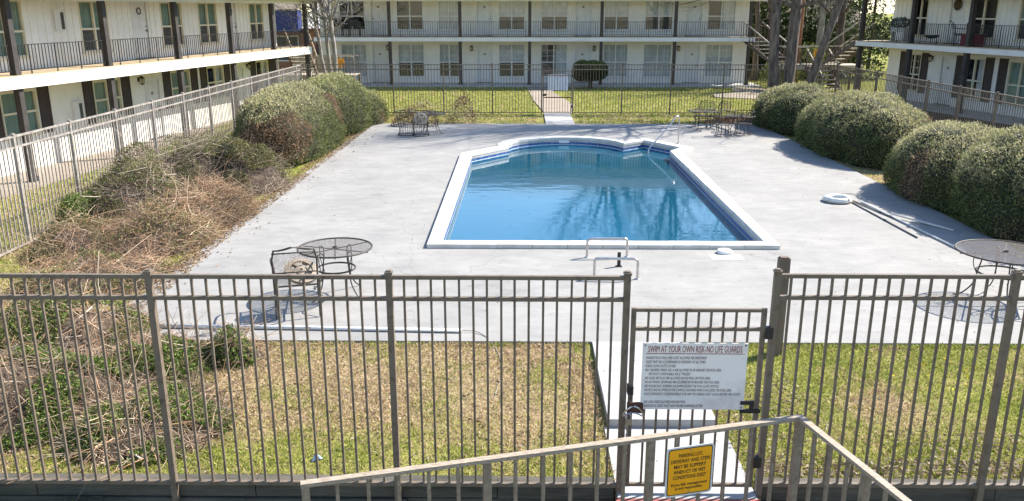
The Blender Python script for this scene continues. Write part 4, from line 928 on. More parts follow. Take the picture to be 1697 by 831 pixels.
def umbrella_base(label, loc, rot):
    t = thing('umbrella_base', label, 'umbrella base', loc); t.rotation_euler = rot
    m = MB(); n = 28                     # disc with four cut-outs: ring, hub and webs
    def annulus(r0, r1, a0, a1, k):
        for i in range(k):
            p, q = a0 + (a1 - a0) * i / k, a0 + (a1 - a0) * (i + 1) / k
            m.hexa([(r0 * math.cos(p), r0 * math.sin(p), -.03), (r1 * math.cos(p), r1 * math.sin(p), -.03), (r1 * math.cos(q), r1 * math.sin(q), -.03), (r0 * math.cos(q), r0 * math.sin(q), -.03),
                    (r0 * math.cos(p), r0 * math.sin(p), .035), (r1 * math.cos(p), r1 * math.sin(p), .02), (r1 * math.cos(q), r1 * math.sin(q), .02), (r0 * math.cos(q), r0 * math.sin(q), .035)])
    annulus(0.155, 0.235, 0, 2 * math.pi, n); m.build('rim', 'umbbase', t)
    m = MB(); annulus(0.02, 0.08, 0, 2 * math.pi, 16); m.build('hub', 'umbbase', t)
    m = MB()
    for i in range(4): annulus(0.078, 0.157, i * math.pi / 2 + 0.1, i * math.pi / 2 + 1.0, 5)
    m.build('web', 'umbbase', t)
    return t
table('round mesh-top patio table near the foreground fence on the left', (-2.77, 11.9, 0), 0.54, rz=R(12))
chair('sling patio chair holding an umbrella base beside the mesh table', (-3.16, 11.12, 0), R(195)).scale = (1.08, 1.08, 1.13)
umbrella_base('round tan umbrella base leaning on the seat of the sling chair', (-3.08, 11.12, 0.60), (R(28), R(14), R(10)))
table('round patio table with weathered solid top at the right edge', (7.02, 11.8, 0), 0.66, top='tanmesh', rz=R(30))
chair('patio chair tucked behind the weathered table at the right edge', (7.75, 11.35, 0), R(65))
table('small dark patio table by the far lawn left of the pool', (-3.15, 28.95, 0), 0.5, rz=R(20), h=0.68)
spring_chair('dark bar-legged chair at the left of the far left table', (-3.95, 28.5, 0), R(120))
spring_chair('dark bar-legged chair holding an umbrella base at the far left table', (-3.45, 28.35, 0), R(60))
umbrella_base('round pale umbrella base on the far left chair', (-3.42, 28.2, 0.58), (R(50), 0, R(10)))
table('dark patio table by the far lawn right of the pool', (6.35, 29.9, 0), 0.53, rz=R(10), h=0.66)
chair('dark patio chair tilted behind the far right table', (6.55, 30.5, 0), R(-25))
chair('second dark patio chair turned away behind the far right table', (7.0, 30.35, 0), R(-55))
spring_chair('dark bar-legged chair standing left in the cluster beside the right hedge', (6.75, 28.35, 0), R(30))
spring_chair('dark bar-legged chair standing right in the cluster beside the right hedge', (7.45, 28.6, 0), R(-60))
table('low dark table under the chair cluster by the right hedge', (7.55, 29.4, 0), 0.5, rz=R(10), h=0.55)

# ---- things on the balconies
def on(b, x, y, z):
    bpy.context.view_layer.update(); return b.matrix_world @ Vector((x, y, z))
c = chair('dark lounge chair with cushion on the right building balcony', on(rb, 5.9, 0.75, 2.66), R(-77 + 150), True)
c = chair('dark lounge chair with cushion beside the red box on the right balcony', on(rb, 6.6, 0.9, 2.66), R(-77 + 200), True)
bx = thing('storage_box', 'dark red storage box behind the right balcony railing', 'box', on(rb, 7.05, 0.35, 2.66), R(-77.2)); MB().box(-0.42, 0.42, -0.2, 0.2, 0, 0.4).build('body', 'coolerred', bx); MB().box(-0.44, 0.44, -0.22, 0.22, 0.401, 0.47).build('lid', 'coolerred', bx); MB().box(-0.1, 0.1, -0.24, -0.221, 0.3, 0.4).build('handle', 'iron', bx)
fire = thing('fire_pit', 'small dark fire pit on the right balcony', 'fire pit', on(rb, 4.3, 0.6, 2.66)); MB().lathe([(0.12, 0.22), (0.28, 0.3), (0.33, 0.36), (0.3, 0.37)], n=20).build('bowl', 'iron', fire)
for i in range(3): MB().tube([(0.2 * math.cos(i * 2.1), 0.2 * math.sin(i * 2.1), 0.26), (0.28 * math.cos(i * 2.1), 0.28 * math.sin(i * 2.1), 0)], 0.012, 5).build('leg', 'iron', fire)
def grill(label, loc, rz):
    t = thing('kettle_grill', label, 'grill', loc, rz)
    MB().box(-0.35, 0.35, -0.22, 0.22, 0.55, 0.75).build('firebox', 'iron', t)
    MB().lathe([(0.3, 0), (0.28, 0.15), (0.18, 0.26), (0.03, 0.29)], (0, 0, 0.751), 16).build('lid', 'iron', t)
    for x in (-0.3, 0.3):
        for y in (-0.17, 0.17): MB().box(x - 0.02, x + 0.02, y - 0.02, y + 0.02, 0, 0.55).build('leg', 'iron', t)
    MB().box(-0.7, -0.36, -0.2, 0.2, 0.68, 0.71).build('side_shelf', 'pvc', t)
grill('black grill at the left end of the far building balcony', (-9.5, 48.75, 2.64), 0); grill('second black grill beside the door of the far building balcony', (-10.5, 48.8, 2.64), 0)

# ================================================================== PLANTS
def sphere_pts(n):
    v = rng.normal(size=(n, 3)); return unit(v)
def hedge(label, ells, dens, lsz, cols, top, group=None, zmin=0.0, topw=0.6, name='hedge', deadth=0.45):
    c0 = ells[0]; t = thing(name, label, 'hedge', (c0[0], c0[1], 0), 0, group); off = np.array([c0[0], c0[1], 0])
    parts = []; core = MB()
    for e in ells:
        cx, cy, cz, rx, ry, rz_ = e; c = np.array([cx, cy, cz]); r = np.array([rx, ry, rz_])
        area = 4 * math.pi * (((rx * ry) ** 1.6 + (rx * rz_) ** 1.6 + (ry * rz_) ** 1.6) / 3) ** (1 / 1.6)
        n = int(area * dens); d = sphere_pts(n)
        sup = (np.sum(np.abs(d) ** 2.25, axis=1) ** (-1 / 2.25))[:, None]          # slightly boxy mound
        P = c + d * r * sup
        nn = nz3(P, 1.0) * 0.15 + nz3(P, 2.6) * 0.11 + nz3(P, 6.0) * 0.06
        dep = rng.random(n) ** 2 * 0.13
        N = unit(d / r); P = P + N * (nn - dep)[:, None]
        keep = P[:, 2] > zmin + 0.02
        for e2 in ells:
            if e2 is e: continue
            q = (P - np.array(e2[:3])) / np.array(e2[3:]); keep &= (np.sum(np.abs(q) ** 2.25, axis=1) > 0.75)
        P = P[keep]; N = N[keep]; k = len(P)
        patch = nz3(P, 0.9) * 1.2 + rng.normal(size=k) * 0.14
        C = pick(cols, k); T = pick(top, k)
        w = np.clip((N[:, 2] - 0.25) * 1.7 * topw + patch * 0.45 + (nn[keep] - dep[keep]) * 2.2, 0, 0.9)[:, None] * (rng.random((k, 1)) < 0.85)  # sunlit tops and shaded sides put into leaf colour, plus new growth
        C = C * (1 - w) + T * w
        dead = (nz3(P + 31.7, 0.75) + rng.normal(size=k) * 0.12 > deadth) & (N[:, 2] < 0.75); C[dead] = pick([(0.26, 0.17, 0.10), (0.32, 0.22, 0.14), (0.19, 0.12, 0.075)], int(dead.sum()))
        D = N * 0.55 + rng.normal(size=(k, 3)) * 0.65 + np.array([0, 0, 0.2])
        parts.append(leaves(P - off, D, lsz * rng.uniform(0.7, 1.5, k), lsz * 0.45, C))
        # sprigs standing proud
        ks = k // 18; ix = rng.choice(k, ks, replace=False)
        parts.append(leaves(P[ix] - off, N[ix] + rng.normal(size=(ks, 3)) * 0.3 + np.array([0, 0, 0.4]), lsz * rng.uniform(1.3, 2.0, ks), lsz * 0.4, C[ix] * 1.05))
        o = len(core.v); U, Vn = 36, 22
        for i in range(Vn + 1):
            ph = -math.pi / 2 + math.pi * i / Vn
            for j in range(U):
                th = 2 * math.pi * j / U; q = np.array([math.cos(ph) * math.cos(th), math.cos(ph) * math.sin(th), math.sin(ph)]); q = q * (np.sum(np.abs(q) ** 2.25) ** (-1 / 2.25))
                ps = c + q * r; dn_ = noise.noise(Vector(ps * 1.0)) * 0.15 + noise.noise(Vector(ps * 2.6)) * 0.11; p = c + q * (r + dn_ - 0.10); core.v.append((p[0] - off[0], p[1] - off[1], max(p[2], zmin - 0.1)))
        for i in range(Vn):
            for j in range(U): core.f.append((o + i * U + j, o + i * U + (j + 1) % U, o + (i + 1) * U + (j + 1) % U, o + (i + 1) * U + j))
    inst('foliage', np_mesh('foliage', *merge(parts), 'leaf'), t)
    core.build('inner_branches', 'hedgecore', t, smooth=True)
    return t
OL = [(0.115, 0.14, 0.042), (0.15, 0.17, 0.058), (0.08, 0.105, 0.03), (0.2, 0.2, 0.085)]  # dark leaf greens that carry the shade of the hedge sides
TAN = [(0.56, 0.50, 0.29), (0.48, 0.44, 0.23), (0.62, 0.54, 0.35), (0.37, 0.37, 0.16)]  # pale new growth, brightened as if sunlit on the hedge tops
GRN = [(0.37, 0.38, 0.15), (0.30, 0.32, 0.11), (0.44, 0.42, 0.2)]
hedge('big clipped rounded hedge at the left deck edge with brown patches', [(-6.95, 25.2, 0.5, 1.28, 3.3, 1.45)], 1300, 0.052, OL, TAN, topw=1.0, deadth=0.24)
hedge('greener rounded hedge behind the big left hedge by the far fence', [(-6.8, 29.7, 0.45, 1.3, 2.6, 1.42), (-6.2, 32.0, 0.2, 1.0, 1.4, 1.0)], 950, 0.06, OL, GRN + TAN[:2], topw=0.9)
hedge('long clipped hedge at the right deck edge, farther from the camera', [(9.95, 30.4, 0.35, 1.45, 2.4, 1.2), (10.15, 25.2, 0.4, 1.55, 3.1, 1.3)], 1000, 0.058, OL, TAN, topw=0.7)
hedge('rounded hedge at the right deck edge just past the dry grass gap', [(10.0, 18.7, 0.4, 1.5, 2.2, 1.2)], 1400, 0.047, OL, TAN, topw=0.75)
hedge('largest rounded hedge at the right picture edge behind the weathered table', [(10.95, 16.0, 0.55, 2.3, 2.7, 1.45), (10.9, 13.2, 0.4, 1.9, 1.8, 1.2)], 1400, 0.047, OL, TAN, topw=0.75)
tp = hedge('flat-topped topiary shrub on a short trunk before the far building', [(3.65, 46.5, 0.9, 0.92, 0.85, 0.52)], 1700, 0.075, [(0.03, 0.05, 0.012), (0.05, 0.08, 0.02)], [(0.22, 0.25, 0.07), (0.16, 0.19, 0.05)], zmin=0.34, name='topiary_shrub')
tp['category'] = 'shrub'; MB().tube([(0, 0, -0.05), (0.03, 0, 0.3), (-0.04, 0.02, 0.7)], [0.12, 0.09, 0.1], 8).tube([(0.03, 0, 0.25), (0.35, 0, 0.7)], [0.05, 0.04], 6).build('trunk', 'barkdark', tp)

TW = [(0.40, 0.275, 0.18), (0.29, 0.195, 0.125), (0.49, 0.38, 0.265), (0.15, 0.10, 0.066), (0.37, 0.22, 0.13)]
TWG = [(0.34, 0.265, 0.20), (0.23, 0.175, 0.13), (0.46, 0.38, 0.295), (0.12, 0.09, 0.064)]
LG = [(0.12, 0.19, 0.03), (0.165, 0.235, 0.045), (0.075, 0.125, 0.02), (0.2, 0.24, 0.075)]
LD = [(0.16, 0.155, 0.055), (0.105, 0.11, 0.036), (0.23, 0.20, 0.095), (0.095, 0.12, 0.03)]
def brush(label, cx, cy, rx, ry, h, ntw, nlf, tw, lf, z0=-0.06, lsz=0.045, spike=1.0, core=True):
    t = thing('dead_shrub', label, 'shrub', (cx, cy, z0), 0, None)
    def dome(n, k=1.0):
        a = rng.random(n) * 2 * math.pi; q = np.sqrt(rng.random(n)); x, y = q * np.cos(a), q * np.sin(a)
        H_ = h * (1 - q ** 2.2) * (0.75 + 0.5 * np.array([noise.noise(Vector((cx + px * rx, cy + py * ry, 3)) * 1.3) for px, py in zip(x, y)]) + 0.1)
        return x * rx, y * ry, np.maximum(H_, 0.03)
    x, y, H_ = dome(ntw); z = H_ * (1 - rng.random(ntw) ** 2 * 0.7)
    a = rng.random(ntw) * 2 * math.pi; D = np.stack([np.cos(a), np.sin(a), rng.normal(size=ntw) * 0.35 + 0.12 * spike], 1)
    L = rng.uniform(0.14, 0.46, ntw) * (0.6 + 0.5 * min(1, h)); r = rng.uniform(0.0022, 0.0055, ntw)
    big = rng.random(ntw) < 0.05; r[big] *= 1.9; L[big] *= 1.5
    P = np.stack([x, y, z], 1) - unit(D) * (L * 0.5)[:, None]; P[:, 2] = np.maximum(P[:, 2], 0.01)
    V, F, C = twigs(P, D, L, r, pick(tw, ntw, var=0.2) * np.clip(1 + 0.7 * nz3(P + np.array([cx, cy, 0]), 0.9), 0.5, 1.5)[:, None], 0.62, 6, 0.15); V[:, 2] = np.maximum(V[:, 2], 0.005)
    inst('twigs', np_mesh('twigs', V, F, C, 'twig'), t)
    nlf = int(nlf * 2.3); x, y, H_ = dome(nlf); z = H_ * (1 - rng.random(nlf) ** 2 * 0.5)
    P = np.stack([x, y, z], 1); cl = nz3(P + np.array([cx, cy, 0]), 1.5) > -0.05 + rng.normal() * 0.02
    P = P[cl]; k = len(P)
    inst('foliage', np_mesh('foliage', *leaves(P, rng.normal(size=(k, 3)) + np.array([0, 0, 0.4]), lsz * rng.uniform(0.7, 1.5, k), lsz * 0.5, pick(lf, k)), 'leaf'), t)
    if core:
        m = MB(); U, Vn = 18, 6
        for i in range(Vn + 1):
            q = i / Vn
            for j in range(U):
                a = 2 * math.pi * j / U; px, py = q * math.cos(a) * rx * 0.95, q * math.sin(a) * ry * 0.95
                hh = h * (1 - q ** 2.2) * (0.75 + 0.5 * noise.noise(Vector((cx + px, cy + py, 3)) * 1.3)) * 0.74
                m.v.append((px, py, max(hh, 0) - 0.02))
        for i in range(Vn):
            for j in range(U): m.f.append((i * U + j, i * U + (j + 1) % U, (i + 1) * U + (j + 1) % U, (i + 1) * U + j))
        m.build('dark_core', 'brushcore', t, smooth=True)  # solid core whose dark colour paints the shaded gaps between twigs
    return t
brush('grey leafy half-dead shrub against the left fence, nearest the fence corner', -8.05, 17.0, 1.0, 1.4, 1.5, 2400, 6500, TWG, LD + LG[:1])
brush('tall grey tangled shrub against the left fence before the big hedge', -7.75, 19.6, 1.2, 1.4, 1.6, 2800, 7500, TWG, LD + LG[:1])
brush('olive leafy shrub at the deck edge beside the big left hedge', -6.65, 19.8, 1.0, 1.15, 1.4, 1500, 8000, TWG, [(0.13, 0.14, 0.04), (0.17, 0.165, 0.06), (0.085, 0.1, 0.03), (0.24, 0.2, 0.1)])
brush('reddish tan heap of cut vines at the deck edge', -6.5, 16.9, 0.95, 1.4, 0.9, 2800, 2200, TW, [(0.33, 0.21, 0.12), (0.27, 0.17, 0.1), (0.2, 0.19, 0.07)])
brush('tan heap of cut vines at the deck edge, second from the olive shrub', -6.75, 15.0, 1.1, 1.4, 0.75, 2800, 2400, TW, [(0.33, 0.23, 0.13), (0.25, 0.22, 0.09), (0.15, 0.19, 0.05)])
brush('low pale heap of dead stems in the lawn corner by the left fence', -7.95, 14.6, 0.9, 1.4, 0.6, 1700, 2800, TW, LD)
brush('flat tan spread of dead stems nearest the deck corner', -6.8, 12.6, 1.2, 1.3, 0.45, 2200, 3000, TW, LD + LG)
brush('brown vine heap behind the foreground fence at the far left', -6.0, 10.1, 1.2, 1.1, 0.7, 1600, 9500, TW + TWG[1:], LG + LD)
brush('brown vine heap behind the foreground fence with fresh green leaves', -5.3, 8.4, 1.1, 1.1, 0.62, 1700, 13000, TW + TWG[1:], LG, lsz=0.04)
brush('green-topped tangle behind the foreground fence at the deck corner', -4.5, 9.3, 0.8, 0.7, 0.5, 1300, 6500, TW + TWG[1:], LG, lsz=0.04)
brush('bare brown tangle right of the first foreground fence post', -3.85, 7.85, 0.85, 0.85, 0.42, 1400, 6500, TW + TWG[1:], LG, lsz=0.035)
brush('green sprout clump at the corner between deck and brush', -3.55, 9.55, 0.42, 0.34, 0.42, 300, 1000, TW, LG, lsz=0.045)
RD = [(0.17, 0.075, 0.04), (0.24, 0.13, 0.07), (0.12, 0.055, 0.035), (0.28, 0.2, 0.1)]
brush('red-leaved dried shrub behind the far left table', -3.9, 30.9, 0.95, 0.5, 1.05, 380, 420, TWG, RD, lsz=0.085, spike=3, core=False)
brush('taller red-leaved dried shrub right of the far left table', -2.35, 31.9, 0.6, 0.5, 1.35, 300, 260, TWG, RD, lsz=0.085, spike=3, core=False)
brush('dry leaf and twig clump on the grass by the far right chairs', 7.9, 31.9, 1.2, 0.6, 0.3, 500, 500, TW, RD, lsz=0.07)
brush('green climber clump on the left fence post', -8.75, 16.1, 0.4, 0.7, 0.85, 150, 1500, TWG, LG, lsz=0.06)
brush('long stems arching out of the shrubs beside the big left hedge', -6.7, 21.9, 0.6, 0.5, 0.8, 160, 200, TWG, LD, spike=2, core=False)
brush('low weeds growing against the retaining wall at the lower left', -4.3, 6.52, 1.7, 0.14, 0.72, 100, 3000, TW, LG, z0=-0.79, lsz=0.05)
brush('small weed clump below the retaining wall near the guard rail post', -2.3, 6.55, 0.45, 0.12, 0.62, 40, 500, TW, LG, z0=-0.79, lsz=0.05)
pt = thing('flower_pot', 'potted plant with yellow flowers by the right fence', 'pot plant', (12.2, 20.9, 0.9)); pt.location = (13.15, 24.4, -0.05)
MB().lathe([(0.14, 0), (0.2, 0.3), (0.22, 0.32)], n=16).build('pot', 'brickorange', pt)
P = sphere_pts(160) * np.array([0.28, 0.28, 0.2]) + np.array([0, 0, 0.5]); inst('flowers', np_mesh('flowers', *leaves(P, rng.normal(size=(160, 3)), 0.08, 0.05, pick([(0.55, 0.4, 0.03), (0.1, 0.14, 0.03), (0.1, 0.14, 0.03), (0.45, 0.3, 0.4)], 160)), 'leaf'), pt)
fl = thing('balcony_planter', 'leafy planter at the left of the right balcony', 'planter', on(rb, 2.3, 0.45, 2.66), R(-77.2)); MB().box(-0.5, 0.5, -0.15, 0.15, 0.45, 0.65).box(-0.45, -0.4, -0.1, 0.1, 0, 0.45).box(0.4, 0.45, -0.1, 0.1, 0, 0.45).build('trough', 'pvcgrey', fl)
P = sphere_pts(700) * np.array([0.55, 0.22, 0.22]) + np.array([0, 0, 0.85]); inst('flowers', np_mesh('flowers', *leaves(P, rng.normal(size=(700, 3)), 0.1, 0.05, pick([(0.08, 0.12, 0.05), (0.13, 0.17, 0.1), (0.12, 0.15, 0.25)], 700)), 'leaf'), fl)

# ---- grass and litter
def grass(name, label, boxes, hgt, wid, excl=None, dry_bias=0.0):
    Ps = []
    for (x0, x1, y0, y1, n) in boxes: Ps.append(np.stack([rng.uniform(x0, x1, n), rng.uniform(y0, y1, n)], 1))
    P = np.concatenate(Ps)
    if excl is not None: P = P[~excl(P[:, 0], P[:, 1])]
    n = len(P); z = np.array([gz(px, py) - 0.01 for px, py in P])
    dn = np.array([noise.noise(Vector((px * 1.6, py * 1.6, 5))) + 0.6 * noise.noise(Vector((px * 5, py * 5, 9))) for px, py in P]); dd = np.array([dryness(px, py) for px, py in P])
    pdry = np.clip(0.44 + dry_bias + dd * 1.6 + dn * 0.85, 0.03, 0.97); dry = rng.random(n) < pdry
    C = pick([(0.28, 0.32, 0.06), (0.36, 0.38, 0.09), (0.20, 0.25, 0.04), (0.43, 0.42, 0.14)], n); C[dry] = pick([(0.53, 0.395, 0.25), (0.45, 0.315, 0.19), (0.60, 0.47, 0.32), (0.35, 0.235, 0.14)], int(dry.sum()))
    D = rng.normal(size=(n, 3)) * 0.75; D[:, 2] = np.abs(D[:, 2]) * 0.5 + np.where(dry, 0.25, 0.7)
    V, F, C2 = leaves(np.column_stack([P, z]), D, hgt * rng.uniform(0.6, 1.6, n), wid, C)
    o = inst(name, np_mesh(name, V, F, C2, 'grassblade')); stuff(o); tag(o, label, 'grass'); return o
ex1 = lambda x, y: ((x > 0.84) & (x < 2.12)) | (y > 10.03)
grass('lawn_grass', 'patchy green and straw lawn between the foreground fence and the deck', [(-6, 6.8, 6.86, 10.05, 120000)], 0.05, 0.009, ex1)
grass('deck_edge_grass', 'thin green grass along the front edge of the deck', [(-4.2, 6.8, 9.93, 10.045, 5000)], 0.055, 0.010, ex1, -0.35)
grass('far_lawn_grass', 'sunlit lawn between the deck and the far building', [(-9, 12.6, 31.5, 34.7, 22000), (-9, 13, 34.7, 47.2, 42000)], 0.07, 0.03, lambda x, y: ((x > 0.5) & (x < 2.1) & (y < 46)), -0.06)
grass('side_lawn_grass', 'grass strip outside the left fence', [(-13.2, -9.1, 12, 32, 30000), (-9.1, -5.8, 10.1, 22, 26000)], 0.06, 0.018, None, -0.05)
grass('gap_grass', 'dry grass between the right hedges and the deck', [(8.8, 12.7, 12, 33, 26000)], 0.055, 0.018, None, 0.15)
def litter_leaves(name, label, segs, cols, sz):
    Ps = []
    for (x0, x1, y0, y1, n) in segs: Ps.append(np.stack([rng.uniform(x0, x1, n), rng.uniform(y0, y1, n), np.full(n, 0.012)], 1))
    P = np.concatenate(Ps); n = len(P); D = rng.normal(size=(n, 3)); D[:, 2] *= 0.15
    lw_ = (P[:, 1] < 10.04) & ((P[:, 0] < 0.88) | (P[:, 0] > 2.1)); P[lw_, 2] = np.array([gz(px, py) + 0.03 for px, py in P[lw_, :2]] if lw_.any() else np.zeros(0))
    o = inst(name, np_mesh(name, *leaves(P, D, sz * rng.uniform(0.6, 1.4, n), sz * 0.5, pick(cols, n)), 'leaf')); stuff(o); tag(o, label, 'leaf litter')
litter_leaves('leaf_litter', 'brown fallen leaves and stems along the left deck edge', [(-5.95, -5.52, 21.8, 31, 2400), (-5.85, -5.5, 13, 21.5, 2200), (-5.75, -5.4, 10.6, 14, 800), (-5.6, -5.0, 11, 30, 160)], [(0.30, 0.19, 0.11), (0.22, 0.14, 0.08), (0.36, 0.27, 0.16)], 0.05)
litter_leaves('scattered_leaves', 'a few loose leaves blown over the pool deck', [(-5.5, 8.6, 10.2, 31, 260), (0.9, 2.0, 6.5, 10, 14)], [(0.25, 0.18, 0.12), (0.18, 0.13, 0.09)], 0.035)
litter_leaves('lawn_leaf_litter', 'brown leaf litter at the foot of the foreground fence right of the gate', [(2.2, 6.5, 6.88, 7.25, 1300), (3.6, 6.5, 7.0, 7.8, 700), (2.1, 3.2, 7.3, 9.2, 350), (-5, 0.8, 6.9, 10, 700)], [(0.26, 0.19, 0.13), (0.17, 0.12, 0.085), (0.36, 0.29, 0.21)], 0.05)
litter_leaves('dandelions', 'tiny yellow flowers in the lawn right of the gate', [(4.6, 5.8, 8.6, 9.6, 24), (2.6, 6.2, 7.2, 9.9, 10)], [(0.75, 0.52, 0.02)], 0.045)

# ================================================================== TREES
def grow(out, p, d, L, r, lvl, maxl, spread=0.6, upb=0.08, nseg=4):
    pts = [p.copy()]; rs = [r]; q = p.copy(); dd = d.copy()
    for i in range(nseg):
        dd = (dd + Vector((random.gauss(0, .13), random.gauss(0, .13), random.gauss(0, .1) + upb)) * (0.6 if lvl == 0 else 1.0)).normalized()
        q = q + dd * (L / nseg); pts.append(q.copy()); rs.append(r * (1 - 0.42 * (i + 1) / nseg))
        if lvl > 0 and lvl < maxl and i < nseg - 1 and random.random() < 0.7:
            a = (dd + Vector((random.gauss(0, spread), random.gauss(0, spread), random.gauss(0, spread) * 0.6))).normalized()
            grow(out, q.copy(), a, L * random.uniform(0.45, 0.7), rs[-1] * 0.55, lvl + 1, maxl, spread, upb)
    out.append((pts, rs, lvl))
    if lvl < maxl:
        for k in range(2 if random.random() < 0.6 else 3):
            a = (dd + Vector((random.gauss(0, spread), random.gauss(0, spread), random.gauss(0, spread) * 0.5))).normalized()
            grow(out, q.copy(), a, L * random.uniform(0.6, 0.85), rs[-1] * random.uniform(0.6, 0.8), lvl + 1, maxl, spread, upb)
def bare_tree(label, stems, mat, maxl=4, seed=1, fine=None, name='bare_tree'):
    random.seed(seed); b = stems[0][0]; t = thing(name, label, 'tree', (b[0], b[1], 0)); o0 = Vector((b[0], b[1], 0))
    for path, r0, L in stems if len(stems[0]) == 3 else []: pass
    br = MB()
    for (base, top, r0, L) in stems:
        base, top = Vector(base) - o0, Vector(top) - o0; n = 7; pts = []; rs = []
        for i in range(n + 1):
            q = i / n; w = 0.06 * math.sin(q * 3.1)
            pts.append(base.lerp(top, q) + Vector((random.gauss(0, .02) + w, random.gauss(0, .02), 0))); rs.append(r0 * (1 + 0.5 * max(0, 0.12 - q) / 0.12) * (1 - 0.28 * q) * random.uniform(0.95, 1.06))
        m = MB(); m.tube(pts, rs, 14); m.build('trunk', mat, t, smooth=True)
        out = []; d = (top - pts[-3]).normalized()
        for k in range(4):
            a = (d + Vector((random.gauss(0, .6), random.gauss(0, .45), 0.1))).normalized(); grow(out, top.copy(), a, L, rs[-1] * random.uniform(0.6, 0.8), 1, maxl)
        for k in range(5):
            q = pts[random.randint(4, 7)]; a = Vector((random.gauss(-0.3, 1), random.gauss(-0.2, 1), 0.55)).normalized(); grow(out, q.copy(), a, L * 0.75, r0 * 0.36, 2, maxl)
        for pts_, rs_, lv in out: br.tube(pts_, rs_, 7 if lv <= 1 else 5 if lv == 2 else 3, cap=lv < 3)
    br.build('branches', mat, t, smooth=True)
    return t
bare_tree('bare twin-trunk tree behind the right hedge', [((9.95, 33.9, -0.1), (9.55, 34.1, 6.9), 0.21, 3.2), ((10.45, 33.95, -0.1), (10.6, 34.2, 7.3), 0.24, 3.4)], 'bark', 5, 11)
bare_tree('bare tree leaning right behind the right hedge', [((10.95, 34.1, -0.1), (12.9, 34.4, 6.4), 0.17, 3.0)], 'bark', 5, 5)
bare_tree('pale multi-stemmed bare tree by the left stair landing', [((-9.3, 41.3, -0.1), (-9.55, 41.3, 4.2), 0.10, 1.6), ((-9.05, 41.2, -0.1), (-9.15, 41.2, 3.6), 0.13, 1.7), ((-9.6, 41.5, -0.1), (-10.15, 41.7, 4.4), 0.09, 1.7)], 'barkgrey', 5, 21)
bare_tree('dark bare tree behind the right landing', [((17.2, 47.5, 0), (17.3, 47.6, 5.5), 0.24, 3.0)], 'barkdark', 4, 31)
bare_tree('grey bare tree behind the right stairs', [((17.9, 52.5, 0), (17.8, 52.4, 6), 0.22, 3.0)], 'barkgrey', 4, 41)
bare_tree('slim bare tree before the house behind the right landing', [((15.3, 53.5, 0), (15.0, 53.7, 6), 0.15, 2.6)], 'barkdark', 4, 51)
bare_tree('bare tree beside the far building right end', [((13.9, 51.5, 0), (13.7, 51.7, 6), 0.17, 2.6)], 'barkdark', 4, 61)
bare_tree('tall bare tree behind the far building roof, left of its right half', [((6.5, 61.5, 0), (6.2, 61.8, 7.5), 0.34, 4.6)], 'barkdark', 5, 71)
bare_tree('tall bare tree behind the far building roof near its right end', [((10.5, 60.5, 0), (10.9, 60.6, 7.0), 0.36, 4.8)], 'barkdark', 5, 81)
def leafy_tree(label, x, y, h, rx, n, cols, sz=0.22, z0=0.2, trunk=0.14, cat='tree', name='evergreen_tree'):
    t = thing(name, label, cat, (x, y, 0))
    MB().tube([(0, 0, -0.2), (0.05, 0.02, h * 0.4), (0, 0, h * 0.85)], [trunk, trunk * 0.75, trunk * 0.3], 8).build('trunk', 'barkdark', t, smooth=True)
    nc = 26; cc = np.stack([rng.normal(size=nc) * rx * 0.5, rng.normal(size=nc) * rx * 0.5, rng.uniform(z0, h, nc)], 1); cr = rng.uniform(0.35, 0.7, nc) * rx * 0.75
    ix = rng.integers(0, nc, n); d = sphere_pts(n); P = cc[ix] + d * (cr[ix] * rng.uniform(0.75, 1.05, n))[:, None]; P[:, 2] = np.maximum(P[:, 2], 0.03)
    C = pick(cols, n)
    inst('crown', np_mesh('crown', *leaves(P, d + rng.normal(size=(n, 3)) * 0.6, sz * rng.uniform(0.6, 1.4, n), sz * 0.5, C), 'leaf'), t)
EV = [(0.03, 0.05, 0.014), (0.045, 0.07, 0.018), (0.065, 0.10, 0.022), (0.025, 0.035, 0.012)]
EV2 = [(0.07, 0.09, 0.03), (0.10, 0.115, 0.045), (0.045, 0.065, 0.02)]
spots = [(13.6, 55, 6, 1.9, EV, 'dark evergreen right behind the corner of the far building'), (16.2, 56.5, 5, 2.0, EV, 'dark evergreen behind the leaning trunk'), (18.6, 55, 5.5, 1.9, EV, 'dark evergreen behind the right stair landing'), (21.0, 54, 7, 2.2, EV, 'dark evergreen beside the right building end'),
         (15.0, 59, 8, 2.2, EV2, 'pale green tree behind the dark evergreens on the left'), (20.0, 61, 9, 2.6, EV2, 'pale green tree behind the dark evergreens on the right'), (24.0, 60, 9, 2.8, EV2, 'pale green tall tree nearest the right building roof'), (12.5, 62, 9, 2.6, EV, 'tall dark evergreen rising behind the far building'),
         (26, 68, 11, 3.5, EV2, 'broad pale tree far behind the right building'), (17.5, 74, 12, 3.6, EV2, 'broad pale tree far behind the house roof')]
for x, y, h, rx, cl, lb_ in spots: leafy_tree(lb_, x, y, h, rx, 5200, cl)
leafy_tree('light green bush under the leaning trunk', 14.2, 47.5, 1.3, 0.8, 2200, [(0.15, 0.2, 0.04), (0.2, 0.24, 0.07)], 0.12, 0.1, 0.04, 'bush', 'bush')
leafy_tree('light green bush behind the right landing rail', 16.2, 48.0, 2.0, 0.8, 2400, [(0.12, 0.17, 0.035), (0.2, 0.24, 0.07)], 0.12, 0.1, 0.04, 'bush', 'bush')
for x, y, h, rx, cl, lb_ in [(-17.5, 84, 12, 4.0, EV2, 'pale tree far behind the blue fascia shop'), (-26, 86, 13, 5, EV2, 'broad tree far behind the left building'), (-34, 80, 13, 5, EV, 'dark tree farthest left behind the left building'), (-13, 80, 9, 3.2, EV, 'dark tree behind the gap beside the far building')]:
    leafy_tree(lb_, x, y, h, rx, 3500, cl, 0.4)

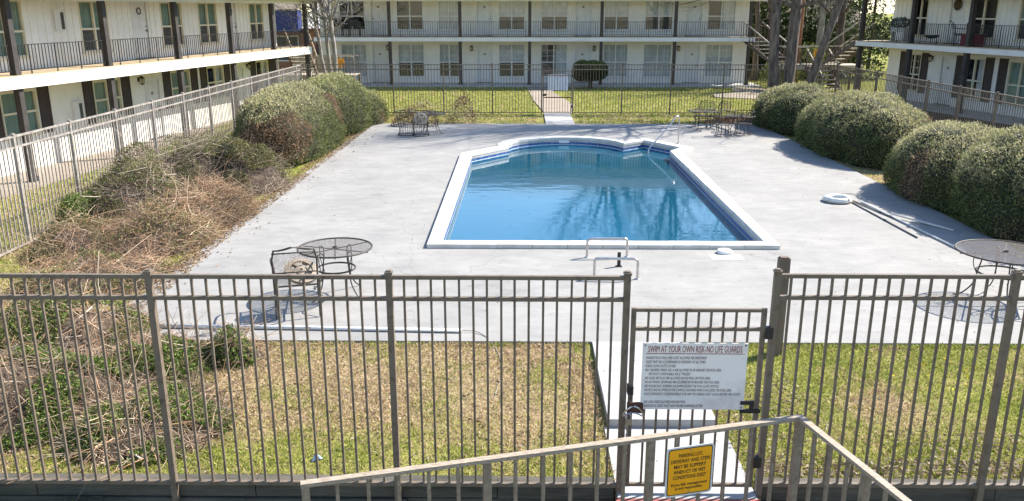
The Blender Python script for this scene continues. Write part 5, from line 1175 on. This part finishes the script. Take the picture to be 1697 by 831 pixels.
# ================================================================== FAR SURROUNDINGS
nb = thing('shop_building', 'low brick shop with blue fascia seen between the left and far buildings', 'building', (-25, 62, 0))
MB().box(0, 15, 0, 8, -0.5, 2.7).build('wall', 'brickorange', nb); MB().box(-0.5, 9.2, -1.2, -0.01, 2.55, 4.05).build('blue_fascia', 'blue', nb)
cr = MB(); k = 60
cr.v = [(9.3 + 7 * i / k, -1.0, 2.8 + (0.06 if i % 2 else 0)) for i in range(k + 1)] + [(9.3 + 7 * i / k, 6, 5.2 + (0.06 if i % 2 else 0)) for i in range(k + 1)]; cr.f = [(i, i + 1, k + 2 + i, k + 1 + i) for i in range(k)]; cr.build('corrugated_roof', 'corrugated', nb)
r2 = MB(); r2.hexa([(-0.8, -1.3, 4.06), (9.25, -1.3, 4.06), (9.25, 4, 6.2), (-0.8, 4, 6.2), (-0.8, -1.3, 4.12), (9.25, -1.3, 4.12), (9.25, 4, 6.3), (-0.8, 4, 6.3)]); r2.build('roof', 'rooftan', nb)
for x in (1.2, 4.2, 7.2, 11, 13.2):
    w = MB().box(x - 0.08, x + 1.68, -0.05, -0.002, 0.5, 2.3).build('window', 'trimwhite', nb); MB().box(x, x + 1.6, -0.06, -0.051, 0.58, 2.22).build('pane', 'screen', w)
ho = thing('house', 'house with brown shingle roof among the trees behind the right landing', 'building', (13.5, 64, 0))
MB().box(0, 11, 0, 7, -0.5, 2.6).build('wall', 'shutter', ho)
rr = MB(); rr.hexa([(-0.6, -0.7, 2.6), (11.6, -0.7, 2.6), (11.6, 3.5, 4.9), (-0.6, 3.5, 4.9), (-0.6, -0.7, 2.72), (11.6, -0.7, 2.72), (11.6, 3.5, 5.02), (-0.6, 3.5, 5.02)])
rr.hexa([(-0.6, 3.51, 4.9), (11.6, 3.51, 4.9), (11.6, 7.7, 2.6), (-0.6, 7.7, 2.6), (-0.6, 3.51, 5.02), (11.6, 3.51, 5.02), (11.6, 7.7, 2.72), (-0.6, 7.7, 2.72)])
hrf = rr.build('roof', 'rooftan', ho)
for x in (2, 6): w = MB().box(x, x + 1.4, -0.05, -0.002, 0.8, 2.1).build('window', 'trimwhite', ho); MB().box(x + 0.08, x + 1.32, -0.06, -0.051, 0.88, 2.02).build('pane', 'screen', w)
up_ = thing('utility_pole', 'orange-brown wooden utility pole behind the leaning trunk', 'pole', (15.75, 49.6, 0)); MB().tube([(0, 0, -0.5), (0.05, 0, 9)], [0.15, 0.11], 12).build('shaft', 'brickorange', up_, smooth=True); MB().cbox((0.05, 0, 8.4), 1.8, 0.1, 0.1).build('crossarm', 'wood', up_)
bf = thing('board_fence', 'pale board fence behind the left stair landing', 'fence', (-12.5, 46.5, 0))
for i in range(16): MB().box(i * 0.16, i * 0.16 + 0.15, 0, 0.02, -0.2, 1.75 + random.uniform(-0.02, 0.02)).build('board', 'plank', bf)
for z in (0.4, 1.4): MB().box(0, 2.56, 0.021, 0.06, z, z + 0.09).build('rail', 'plank', bf)
